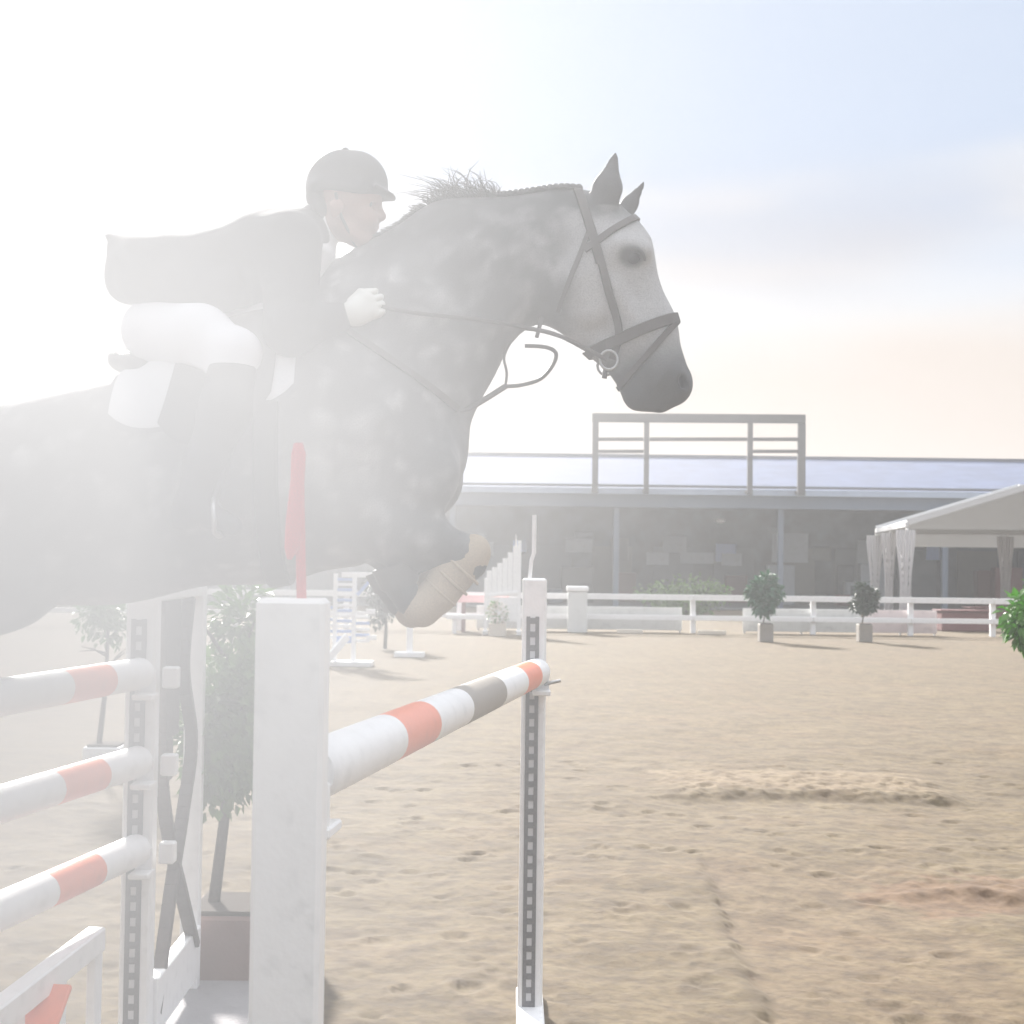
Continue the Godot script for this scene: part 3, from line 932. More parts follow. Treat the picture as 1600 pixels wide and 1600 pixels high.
func make_plants() -> void:
	var a := potted("bushy green tree in a brown box planter behind the tall white post", Vector3(-1.10, 0, -6.25), 1.35, Vector3(-0.10, 1.18, 0.0), Vector3(0.30, 0.58, 0.30), 4600, "leaf_green", 0.062, 0.036, "planter_brown", Vector3(0.5, 0.29, 0.42), "potted_tree", 21)
	put("trim", boxmesh(Vector3(0.52, 0.025, 0.44), Vector3(0, 0.0125, 0)), M.white_paint, a)
	potted("slim potted tree with white blossoms beyond the striped rails", Vector3(-3.3, 0, -11.9), 1.2, Vector3(0.0, 1.28, 0.0), Vector3(0.30, 0.30, 0.28), 700, "leaf_fresh", 0.07, 0.04, "white_paint", Vector3(0.3, 0.24, 0.3), "potted_tree", 22)
	potted("bright green leafy potted tree at the right edge of the arena", Vector3(4.72, 0, -12.5), 1.3, Vector3(-0.06, 1.32, 0.0), Vector3(0.38, 0.44, 0.34), 1100, "leaf_fresh", 0.11, 0.065, "pot_dark", Vector3(0.34, 0.26, 0.34), "potted_tree", 23)
	potted("green shrub in a white pot in front of the dark hall", Vector3(5.98, 0, -34.0), 0.9, Vector3(0.0, 1.05, 0.0), Vector3(0.42, 0.5, 0.38), 1300, "leaf_blue", 0.16, 0.09, "pot_grey", Vector3(0.32, 0.42, 0.32), "potted_shrub", 24)
	potted("dull dark shrub in a pale pot in front of the tent curtains", Vector3(8.42, 0, -34.5), 0.85, Vector3(0.0, 0.98, 0.0), Vector3(0.38, 0.38, 0.36), 1300, "leaf_dark", 0.13, 0.075, "pot_grey", Vector3(0.32, 0.42, 0.32), "potted_shrub", 25)
	rng.seed = 33
	var b := thing("background_shrub", "loose dark shrub beside the blue and white jump wing", "shrub", Vector3(-2.55, 0, -29.5))
	var bs := Shape.new()
	limbs_for(bs, Vector3.ZERO, Vector3(0, 0.8, 0), 0.04, 8, Vector3(0.4, 0.6, 0.4))
	put("trunk", bs.mesh(), M.bark, b)
	var bc := Shape.new()
	crown(bc, Vector3(0, 0.95, 0), Vector3(0.55, 0.75, 0.5), 1200, 0.12, 0.07)
	put("crown", bc.mesh(), M.leaf_dark, b)
	var h := thing("clipped_hedge", "short rounded green hedge between the fence and the hall", "hedge", Vector3(6.3, 0, -52.0))
	var hs := Shape.new()
	crown(hs, Vector3(0, 0.65, 0), Vector3(1.6, 0.75, 0.5), 1500, 0.2, 0.12, 24)
	put("crown", hs.mesh(), M.leaf_green, h)
	var ht := Shape.new()
	limbs_for(ht, Vector3.ZERO, Vector3(0, 0.7, 0), 0.05, 8, Vector3(1.1, 0.4, 0.3))
	put("trunk", ht.mesh(), M.bark, h)

# ---------------------------------------------------------------- the jump
# a slotted standard: white post, dark slotted track on the face towards the camera
func standard(label: String, at: Vector3, w: float, d: float, h: float, track: bool, turn := 0.0, called := "jump_standard") -> Node3D:
	var t := thing(called, label, "jump standard", at, turn, "uprights of the oxer")
	put("post", boxmesh(Vector3(w, h, d), Vector3(0, h / 2, 0), Basis.IDENTITY, 0.008), M.white_paint, t)
	put("foot", boxmesh(Vector3(w + 0.01, 0.05, 0.5), Vector3(0, 0.025, 0.02)), M.white_paint, t)
	if track:
		var tw := w * 0.52
		var hh := h - 0.2
		# the track stands 3 mm proud of the post; its slots show the pale post behind
		var tr := put("track", tracks(tw, hh), M.track_metal, t)
		tr.position = Vector3(-0.006, 0.05, d / 2 + 0.003)
		put("track_backing", boxmesh(Vector3(tw * 0.5, hh - 0.04, 0.002), Vector3(0.0, hh / 2, -0.0018), Basis.IDENTITY, 0.0005), M.hole_bright, tr)
	return t

func tracks(w: float, h: float) -> ArrayMesh:
	var s := Shape.new()
	var hw := 0.010
	var th := 0.004
	s.box(Vector3(-w / 4 - hw / 2, h / 2, 0), Vector3(w / 2 - hw, h, th), Basis.IDENTITY, 0.0008)
	s.box(Vector3(w / 4 + hw / 2, h / 2, 0), Vector3(w / 2 - hw, h, th), Basis.IDENTITY, 0.0008)
	var y := 0.0
	while y < h - 0.001:
		s.box(Vector3(0, y + 0.0115, 0), Vector3(hw * 2, 0.023, th), Basis.IDENTITY, 0.0005)
		y += 0.053
	return s.mesh()

func cup(parent: Node3D, p: Vector3, dir: Vector3) -> void:
	var s := Shape.new()
	s.box(p + Vector3(0, -0.075, 0) + dir * 0.03, Vector3(0.07, 0.02, 0.1), Basis.looking_at(dir, Vector3.UP), 0.004)
	s.box(p + Vector3(0, -0.04, 0), Vector3(0.06, 0.1, 0.012), Basis.looking_at(dir, Vector3.UP), 0.003)
	put("rail_cup", s.mesh(), M.white_paint, parent)

# a round rail of painted sections
func rail(label: String, a: Vector3, b: Vector3, r: float, bands: Array, group: String) -> void:
	var t := thing("striped_rail", label, "rail", a, 0.0, group)
	var d := (b - a).normalized()
	var L := (b - a).length()
	var at := 0.0
	for k in bands.size():
		var e: float = minf(bands[k][0], L)
		var pts := []
		var rad := []
		var st := maxi(2, int((e - at) / 0.12))
		if k == 0:
			pts.append(d * at)
			rad.append(r * 0.86)
			pts.append(d * (at + 0.008))
			rad.append(r)
		else:
			pts.append(d * at)
			rad.append(r)
		for q in range(1, st + 1):
			pts.append(d * lerpf(at, e, float(q) / st))
			rad.append(r)
		if k == bands.size() - 1:
			rad[-1] = r
			pts[-1] = d * (e - 0.008)
			pts.append(d * e)
			rad.append(r * 0.86)
		put("painted_section", tubemesh(pts, rad, 28), M[bands[k][1]], t)
		at = e

func make_jump() -> void:
	# landing side: near post, far slotted standard, one striped rail
	var np := standard("tall plain white post close to the camera with a red flag on top", Vector3(-0.370, 0, -2.47), 0.116, 0.09, 1.706, false)
	cup(np, Vector3(0.03, 1.375, -0.06), Vector3(0.1, 0, -1))
	var fp := standard("white standard with slotted dark track where the striped rail ends", Vector3(0.093, 0, -5.72), 0.096, 0.08, 1.712, true)
	cup(fp, Vector3(0.03, 1.345, 0.05), Vector3(0, 0, 1))
	put("cup_pin", tubemesh([Vector3(0.04, 1.30, 0.06), Vector3(0.105, 1.315, 0.06)], [0.007, 0.007], 8), M.steel, fp)
	rail("top rail in white, red and grey sections running from the near post", Vector3(-0.352, 1.397, -2.56), Vector3(0.105, 1.346, -5.665), 0.054,
		[[0.57, "white_paint"], [0.94, "red_paint"], [1.40, "white_paint"], [2.0, "grey_paint"], [2.51, "white_paint"], [2.89, "red_paint"], [3.2, "white_paint"]], "striped rails of the oxer")
	# take-off side: three striped rails running out of the picture
	var d := Vector3(0.15, 0, -0.85).normalized()
	var o := Vector3(-1.45, 0, -4.15)
	var lab := ["topmost of the three striped rails at the left", "middle of the three striped rails at the left", "lowest of the three striped rails at the left"]
	for k in 3:
		var y := 1.37 - 0.305 * k
		var r0: float = [0.336, 0.294, 0.269][k]
		var r1: float = [0.633, 0.602, 0.585][k]
		var e: float = 0.93
		var s := 2.3
		rail(lab[k], o - d * s + Vector3(0, y, 0), o + d * e + Vector3(0, y, 0), 0.055,
			[[s + r0 - 1.9, "white_paint"], [s + r0 - 1.6, "red_paint"], [s + r0 - 0.95, "white_paint"], [s + r0 - 0.65, "red_paint"], [s + r0, "white_paint"], [s + r1, "red_paint"], [s + e, "white_paint"]], "striped rails of the oxer")
	var ls := standard("white slotted standard holding the ends of the three striped rails", Vector3(-1.29, 0, -5.10), 0.105, 0.08, 1.71, true)
	for k in 3:
		cup(ls, Vector3(0.03, 1.37 - 0.305 * k, 0.05), Vector3(0, 0, 1))
		put("cup_pin", boxmesh(Vector3(0.055, 0.075, 0.05), Vector3(0.10, 1.355 - 0.305 * k, 0.0)), M.white_paint, ls)
	standard("plain white standard holding the near ends of the three striped rails", o - d * 2.34, 0.105, 0.08, 1.71, false)
	# the wing beyond that standard
	var w := thing("jump_wing", "white wing frame with crossing dark bent timbers beside the slotted standard", "jump wing", Vector3(-1.265, 0, -5.15))
	put("outer_post", boxmesh(Vector3(0.075, 1.7, 0.06), Vector3(-0.025, 0.85, -0.80), Basis.IDENTITY, 0.006), M.white_paint, w)
	put("top_rail", barmesh(Vector3(0, 1.66, 0.0), Vector3(-0.02, 1.66, -0.77), 0.05, 0.08), M.white_paint, w)
	put("bottom_board", barmesh(Vector3(0.02, 0.20, 0.02), Vector3(0.0, 0.19, -0.77), 0.05, 0.2), M.white_paint, w)
	put("base_plate", boxmesh(Vector3(0.5, 0.03, 1.2), Vector3(0.15, 0.018, -0.35)), M.base_grey, w)
	for q in [[[0.0, 1.62, -0.08], [0.01, 1.2, -0.09], [0.01, 0.95, -0.12], [0.01, 0.72, -0.26], [0.02, 0.5, -0.42], [0.02, 0.24, -0.66]], [[0.0, 1.62, -0.55], [0.0, 1.35, -0.47], [0.0, 1.05, -0.64], [0.0, 0.8, -0.52], [0.01, 0.55, -0.3], [0.02, 0.16, -0.03]]]:
		var pts := []
		for p in q:
			pts.append(Vector3(p[0], p[1], p[2]))
		var ts := Shape.new()
		var fine := curve_points(pts, 6)
		for k in fine.size() - 1:
			ts.bar(fine[k], fine[k + 1] + (fine[k + 1] - fine[k]) * 0.06, 0.03, 0.048, Vector3.RIGHT, 0.004)
		put("bent_timber", ts.mesh(), M.dark_timber, w)
	put("dark_panel", boxmesh(Vector3(0.02, 0.52, 0.34), Vector3(-0.012, 1.36, -0.26)), M.dark_timber, w)
	put("dark_panel", boxmesh(Vector3(0.02, 0.16, 0.24), Vector3(-0.012, 1.02, -0.22)), M.dark_timber, w)
	# low gate filler under the three rails
	var g := thing("gate_filler", "low white picket gate with red slanting board under the striped rails", "gate", Vector3(-1.30, 0, -4.60))
	var gd := Vector3(-0.035, 0, 0.77).normalized()
	put("top_rail", barmesh(Vector3(0, 0.565, -0.03), gd * 2.3 + Vector3(0, 0.565, 0), 0.06, 0.075), M.white_paint, g)
	put("bottom_rail", barmesh(Vector3(0, 0.14, -0.03), gd * 2.3 + Vector3(0, 0.14, 0), 0.045, 0.07), M.white_paint, g)
	for k in 8:
		put("picket", boxmesh(Vector3(0.03, 0.53, 0.075), gd * (0.0 + k * 0.322) + Vector3(0.004, 0.265, 0), Basis.IDENTITY, 0.004), M.white_paint, g)
	put("slanting_board", barmesh(gd * 0.42 + Vector3(0.0, 0.55, 0), gd * 0.98 + Vector3(0.0, 0.16, 0), 0.02, 0.16, Vector3.RIGHT), M.red_paint, g)
	put("slanting_board", barmesh(gd * 1.6 + Vector3(0.0, 0.55, 0), gd * 1.05 + Vector3(0.0, 0.16, 0), 0.02, 0.16, Vector3.RIGHT), M.red_paint, g)
	# flags on the two posts
	var rf := thing("red_flag", "furled red flag on a thin red rod topping the near white post", "flag", Vector3(-0.362, 1.706, -2.47))
	put("rod", tubemesh([Vector3(0.005, -0.002, 0), Vector3(0, 0.14, 0), Vector3(-0.004, 0.258, 0)], [0.0085, 0.0085, 0.008], 10), M.flag_red, rf)
	var fs := Shape.new()
	fs.tube([Vector3(-0.004, 0.264, 0.006), Vector3(-0.003, 0.245, 0.008), Vector3(-0.004, 0.2, 0.009), Vector3(-0.009, 0.13, 0.008), Vector3(-0.012, 0.085, 0.008), Vector3(-0.016, 0.066, 0.008)], [0.008, 0.0125, 0.012, 0.014, 0.0125, 0.004], 12)
	put("furled_cloth", fs.mesh(), M.flag_red, rf)
	var wf := thing("white_flag", "thin white flag rod, slightly bent, on the far slotted standard", "flag", Vector3(0.085, 1.712, -5.72))
	put("rod", tubemesh([Vector3(-0.012, -0.002, 0), Vector3(-0.006, 0.07, 0), Vector3(0.004, 0.1, 0), Vector3(0.004, 0.25, 0)], [0.008, 0.008, 0.009, 0.009], 10), M.white_paint, wf)

func curve_points(p: Array, per: int) -> Array:
	var out := []
	for k in p.size() - 1:
		var a: Vector3 = p[maxi(k - 1, 0)]
		var b: Vector3 = p[k]
		var c: Vector3 = p[k + 1]
		var d: Vector3 = p[mini(k + 2, p.size() - 1)]
		for q in per:
			out.append(b.cubic_interpolate(c, a, d, float(q) / per))
	out.append(p[-1])
	return out

# ---------------------------------------------------------------- horse
# measured in hundredths of the withers' height on a side drawing: 530.5 units to the metre, x forwards, y down
const U := 530.5
func hp(x: float, y: float, z := 0.0) -> Vector3:
	return Vector3((x - 400.0) / U, (800.0 - y) / U, z)

# the drawing was taken from the side at 4.26 m: what lies nearer than the middle plane is drawn larger
func hq(x: float, y: float, z: float) -> Vector3:
	var k := (4.26 - absf(z)) / 4.26
	return hp(800.0 + (x - 800.0) * k, 880.0 + (y - 880.0) * k, z)

var horse := Body.new()

func horse_limb(x0: float, y0: float, r0: float, x1: float, y1: float, r1: float, flat := 1.0, k := 0.05, z0 := 0.0, z1 := 0.0) -> void:
	horse.add(hp(x0, y0, z0), hp(x1, y1, z1), r0 / U, r1 / U, flat, k)

func place(o: Node3D) -> void:
	o.position = Vector3(-0.7543, 1.9116, -4.26)
	o.rotation = Vector3(0, 0, deg_to_rad(0.7))

func make_horse() -> void:
	# trunk
	horse_limb(-60, 798, 165, 180, 770, 158, 0.92, 0.05)
	horse_limb(180, 770, 158, 420, 712, 190, 0.80, 0.12)
	horse_limb(-95, 760, 130, -60, 800, 150, 0.95, 0.1)
	# neck
	horse_limb(555, 585, 168, 632, 528, 143, 0.6, 0.12)
	horse_limb(632, 528, 143, 732, 430, 110, 0.54, 0.08)
	horse_limb(732, 430, 110, 872, 390, 90, 0.54, 0.06)
	horse_limb(420, 690, 195, 560, 690, 150, 0.70, 0.14)
	# shoulder, breast
	horse_limb(520, 640, 95, 655, 745, 66, 0.6, 0.09, 0.14, 0.15)
	horse_limb(520, 640, 95, 655, 745, 66, 0.6, 0.09, -0.14, -0.15)
	horse_limb(600, 680, 120, 650, 715, 70, 1.0, 0.1)
	horse_limb(560, 800, 80, 640, 800, 45, 1.25, 0.08)
	# crest
	horse_limb(560, 470, 70, 700, 385, 62, 0.4, 0.08)
	horse_limb(700, 385, 62, 880, 345, 48, 0.45, 0.06)
	# head
	horse_limb(930, 345, 46, 945, 392, 72, 0.72, 0.06)
	horse_limb(905, 442, 78, 930, 470, 62, 0.62, 0.05)
	horse_limb(945, 392, 70, 1003, 512, 52, 0.66, 0.05)
	horse_limb(1003, 512, 52, 1034, 590, 44, 0.78, 0.04)
	horse_limb(1034, 590, 44, 1052, 602, 30, 0.95, 0.03)
	horse_limb(1000, 618, 22, 1030, 628, 16, 0.9, 0.03)
	horse_limb(950, 540, 22, 1000, 610, 24, 0.8, 0.035)
	horse_limb(880, 475, 34, 945, 540, 24, 0.8, 0.04)
	# facial crest, cheeks, eye arch
	for s in [-1.0, 1.0]:
		horse_limb(955, 452, 14, 1000, 520, 10, 1.0, 0.03, 0.066 * s, 0.055 * s)
		horse_limb(900, 440, 44, 915, 478, 34, 0.5, 0.03, 0.065 * s, 0.06 * s)
		horse_limb(968, 392, 20, 1000, 396, 16, 1.0, 0.03, 0.072 * s, 0.06 * s)
		horse_limb(1050, 588, 16, 1062, 604, 13, 1.0, 0.02, 0.042 * s, 0.034 * s)
		horse_limb(1063, 596, 6, 1066, 604, 6, 1.0, -0.012, 0.058 * s, 0.05 * s)
		# ears
		horse_limb(938, 335, 24, 949, 296, 23, 0.55, 0.02, 0.04 * s, 0.055 * s) if s > 0 else horse_limb(968, 340, 17, 988, 308, 13, 0.7, 0.02, -0.04, -0.05)
		horse_limb(949, 296, 22, 962, 240, 3.5, 0.5, 0.012, 0.055 * s, 0.05 * s) if s > 0 else horse_limb(988, 308, 13, 1010, 274, 3.0, 0.6, 0.012, -0.05, -0.05)
		# muscle lines of the neck
		horse_limb(590, 620, 46, 850, 425, 22, 0.5, 0.06, 0.105 * s, 0.06 * s)
	# forelegs, folded: forearm forward, cannon tucked back, hoof under the elbow
	for leg in [[0.0, 0.0, 0.135], [-24.0, 7.0, -0.135]]:
		var ox: float = leg[0]
		var oy: float = leg[1]
		var z: float = leg[2]
		horse_limb(575 + ox * 0.3, 790, 74, 640 + ox, 838 + oy, 50, 0.85, 0.06, z * 0.8, z)
		horse_limb(640 + ox, 838 + oy, 50, 724 + ox, 864 + oy, 27, 0.85, 0.05, z, z)
		horse_limb(724 + ox, 864 + oy, 27, 734 + ox, 876 + oy, 26, 0.9, 0.03, z, z)
		horse_limb(735 + ox, 878 + oy, 26, 688 + ox, 928 + oy, 20, 0.8, 0.03, z, z)
		horse_limb(688 + ox, 928 + oy, 20, 668 + ox, 944 + oy, 23, 0.9, 0.02, z, z)
		horse_limb(668 + ox, 944 + oy, 23, 644 + ox, 938 + oy, 19, 0.9, 0.02, z, z)
		horse_limb(644 + ox, 938 + oy, 20, 632 + ox, 916 + oy, 25, 1.0, 0.015, z, z)
	# hind legs, stretched back after take-off
	for z in [0.15, -0.15]:
		var ox := 0.0 if z > 0 else -60.0
		horse_limb(-80 + ox, 800, 140, 20 + ox, 890, 92, 0.75, 0.08, z * 0.8, z)
		horse_limb(20 + ox, 890, 92, -60 + ox, 950, 62, 0.7, 0.06, z, z)
		horse_limb(-60 + ox, 950, 60, -230 + ox, 1020, 34, 0.7, 0.05, z, z)
		horse_limb(-230 + ox, 1020, 34, -250 + ox, 1015, 30, 0.8, 0.03, z, z)
		horse_limb(-250 + ox, 1015, 26, -360 + ox, 1110, 20, 0.8, 0.03, z, z)
		horse_limb(-360 + ox, 1110, 24, -400 + ox, 1100, 19, 0.9, 0.02, z, z)
		horse_limb(-400 + ox, 1100, 20, -430 + ox, 1070, 26, 1.0, 0.02, z, z)
	var t := thing("horse", "dapple grey horse in mid jump with tucked forelegs, bridled", "horse")
	place(t)
	var s := Shape.new()
	horse.net(s, hp(-480, 1160, -0.44), hp(858, 268, 0.44), 0.0145)
	var head := Shape.new()
	horse.net(head, hp(851, 680, -0.2), hp(1110, 215, 0.2), 0.0065)
	var off := s.v.size()
	s.v.append_array(head.v)
	s.n.append_array(head.n)
	for k in head.i:
		s.i.append(k + off)
	# coat: pale dapples on grey, darker legs, muzzle and crest, paler face
	var sp := noise(91, 13.0, 1, FastNoiseLite.TYPE_CELLULAR)
	sp.cellular_return_type = FastNoiseLite.RETURN_DISTANCE
	sp.cellular_jitter = 0.9
	var pat := noise(92, 3.0, 4)
	var hairn := noise(93, 40.0, 3)
	s.c.resize(s.v.size())
	for k in s.v.size():
		var p := s.v[k]
		var x := p.x * U + 400.0
		var y := 800.0 - p.y * U
		var q := p + Vector3(pat.get_noise_3dv(p * 2.2), pat.get_noise_3dv(p * 2.2 + Vector3(9, 2, 4)), pat.get_noise_3dv(p * 2.2 + Vector3(1, 7, 3))) * 0.05
		var pa := pat.get_noise_3dv(p * 1.2) * 0.5 + 0.5
		var edge := lerpf(-0.62, -0.38, pa)
		var spot := maxf(1.0 - smoothstep(-0.95, edge, sp.get_noise_3dv(q)), 0.85 * (1.0 - smoothstep(-0.95, edge, sp.get_noise_3dv(q * 0.6 + Vector3(5, 5, 5)))))
		spot *= 0.65 + 0.5 * pat.get_noise_3dv(p * 4.0)
		var body := lerpf(0.085, 0.16, pa)
		var v := lerpf(body, 0.50, clampf(spot, 0.0, 1.0) * smoothstep(0.32, 0.62, pa + 0.06))
		var neck := smoothstep(600.0, 820.0, x)
		v = lerpf(v, 0.06 + 0.32 * smoothstep(-0.25, 0.45, pat.get_noise_3dv(p * 3.2)) * (0.5 + 0.5 * spot), neck * 0.85)
		var crest := lerpf(395.0, 292.0, smoothstep(545.0, 800.0, x))
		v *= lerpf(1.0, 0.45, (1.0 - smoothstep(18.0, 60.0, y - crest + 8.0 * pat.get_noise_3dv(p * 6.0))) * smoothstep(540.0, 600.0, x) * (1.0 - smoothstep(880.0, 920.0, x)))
		var face := smoothstep(850.0, 930.0, x) * (1.0 - smoothstep(535.0, 600.0, y - (x - 1000.0) * 0.1)) * smoothstep(325.0, 365.0, y)
		v = lerpf(v, 0.42, face)
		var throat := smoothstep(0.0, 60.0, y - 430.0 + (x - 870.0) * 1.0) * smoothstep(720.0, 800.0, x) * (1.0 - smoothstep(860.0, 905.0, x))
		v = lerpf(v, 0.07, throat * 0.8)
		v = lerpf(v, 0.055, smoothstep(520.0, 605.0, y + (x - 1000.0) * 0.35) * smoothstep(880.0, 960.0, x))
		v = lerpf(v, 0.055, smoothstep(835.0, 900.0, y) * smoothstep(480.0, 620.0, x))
		v = lerpf(v, 0.06, smoothstep(930.0, 1000.0, y))
		var eyed := 1.0 - smoothstep(0.018, 0.042, Vector2((x - 984.0) / U * 0.8, (y - 408.0) / U).length())
		v = lerpf(v, 0.06, eyed * smoothstep(0.02, 0.05, absf(p.z)))
		v = lerpf(v, 0.018, 1.0 - smoothstep(0.010, 0.026, Vector2((x - 1064.0) / U, (y - 601.0) / U * 0.7).length()))
		if y < 325.0 and x > 915.0:
			v = 0.075
		v *= 0.88 + 0.24 * (hairn.get_noise_3dv(p) * 0.5 + 0.5)
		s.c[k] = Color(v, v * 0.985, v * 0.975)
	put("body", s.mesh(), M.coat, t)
	for z in [1.0, -1.0]:
		var e := Shape.new()
		e.ball(hp(987, 410, 0.085 * z), Vector3(0.022, 0.017, 0.018), 9)
		put("eye", e.mesh(), M.eye_dark, t)
		var lid := Shape.new()
		lid.tube(curve_points([hp(966, 412, 0.084 * z), hp(974, 400, 0.094 * z), hp(988, 396, 0.098 * z), hp(1000, 402, 0.090 * z), hp(1006, 413, 0.078 * z)], 4), [0.003, 0.005, 0.006, 0.0065, 0.007, 0.007, 0.007, 0.007, 0.007, 0.007, 0.007, 0.0065, 0.006, 0.006, 0.005, 0.004, 0.003], 7)
		put("eyelid", lid.mesh(), M.mane_hair, t)
	for q in [[632, 918, 622, 884, 0.135], [608, 925, 598, 891, -0.135], [-430, 1070, -452, 1034, 0.15], [-490, 1070, -512, 1034, -0.15]]:
		var h := Shape.new()
		h.tube([hp(q[0], q[1], q[4]), hp(lerpf(q[0], q[2], 0.15), lerpf(q[1], q[3], 0.15), q[4]), hp(q[2], q[3], q[4])], [0.045, 0.056, 0.066], 16)
		put("hoof", h.mesh(), M.hoof_horn, t)
	# mane: blown tufts over the neck, a neat roll behind the poll
	rng.seed = 77
	var mn := Shape.new()
	for k in 900:
		var u := rng.randf()
		var x := lerpf(560.0, 905.0, u)
		var root := horse.skin_from(hp(x, 480.0 - 60.0 * u, 0.0), Vector3(0, 1, 0), 0.5) + Vector3(0, -0.004, rng.randf_range(-0.014, 0.02))
		var loose := smoothstep(650.0, 700.0, x) * (1.0 - smoothstep(765.0, 795.0, x))
		var l := lerpf(0.018, 0.105 * pow(rng.randf(), 1.6) + 0.015, loose)
		if x > 785.0:
			l = 0.03
		var dir := Vector3(rng.randf_range(-1.6, 0.5), 1.0, rng.randf_range(-0.35, 0.35)).normalized() if loose > 0.3 else Vector3(-1.0, 0.28, rng.randf_range(0.0, 0.5)).normalized()
		var bend := Vector3(rng.randf_range(-1.2, 0.6), rng.randf_range(-0.7, 0.1), rng.randf_range(-0.5, 0.5)) * l * 0.7
		mn.tube([root, root + dir * l * 0.4, root + dir * l * 0.75 + bend * 0.4, root + dir * l + bend], [0.0016, 0.0015, 0.0011, 0.0004], 4, false)
	put("mane", mn.mesh(), M.mane_hair, t)
	var cr := Shape.new()
	for x in range(770, 912, 9):
		var root := horse.skin_from(hp(x, 400.0, 0.0), Vector3(0, 1, 0), 0.5)
		cr.ball(root + Vector3(0, 0.005, 0), Vector3(0.014, 0.013, 0.015), 5)
	put("mane_braid", cr.mesh(), M.mane_hair, t)
	var tail := Shape.new()
	for k in 90:
		var a := hp(-228, 700, rng.randf_range(-0.03, 0.03))
		tail.tube(curve_points([a, a + Vector3(-0.18, 0.02 + rng.randf_range(-0.05, 0.05), rng.randf_range(-0.05, 0.05)), a + Vector3(-0.42, -0.2, rng.randf_range(-0.1, 0.1)), a + Vector3(-0.6, -0.5 + rng.randf_range(-0.1, 0.1), rng.randf_range(-0.12, 0.12))], 3), [0.008, 0.008, 0.007, 0.006, 0.006, 0.005, 0.004, 0.003, 0.002, 0.001], 5, false)
	put("tail", tail.mesh(), M.mane_hair, t)

# a flat strap lying on the horse: points on the side drawing, laid on the coat of the side given by z
func strap(s: Shape, pts: Array, side: float, w: float, th := 0.005, lift := 0.003) -> void:
	var p3 := []
	for p in pts:
		p3.append(Vector3(p[0], p[1], 0))
	var fine := curve_points(p3, 7)
	var at := []
	for p in fine:
		at.append(horse.skin_from(hp(p.x, p.y, 0.0), Vector3(0, 0, side), 0.5))
	band(s, at, w, th, lift)

func band(s: Shape, at: Array, w: float, th: float, lift: float) -> void:
	var prev := []
	for k in at.size():
		var t: Vector3 = (at[mini(k + 1, at.size() - 1)] - at[maxi(k - 1, 0)]).normalized()
		var n := horse.grad(at[k])
		n = (n - t * n.dot(t)).normalized()
		var b := n.cross(t).normalized()
		var o: Vector3 = at[k] + n * lift
		var now := [o - b * w / 2, o + b * w / 2, o + b * w * 0.42 + n * th, o - b * w * 0.42 + n * th]
		if prev:
			var nn := [-n, b, n, -b]
			for q in 4:
				var q2 := (q + 1) % 4
				s.quad(prev[q], prev[q2], now[q2], now[q], nn[q])
		prev = now

# a strap round the head or trunk in the plane through o that holds up and the z axis
func loop_strap(s: Shape, o: Vector3, up: Vector3, a0: float, a1: float, w: float, th := 0.006, steps := 22) -> void:
	var at := []
	for k in steps + 1:
		var a := lerpf(a0, a1, float(k) / steps)
		at.append(horse.skin_from(o, (up * cos(a) + Vector3(0, 0, 1) * sin(a)).normalized(), 0.45))
	band(s, at, w, th, 0.003)

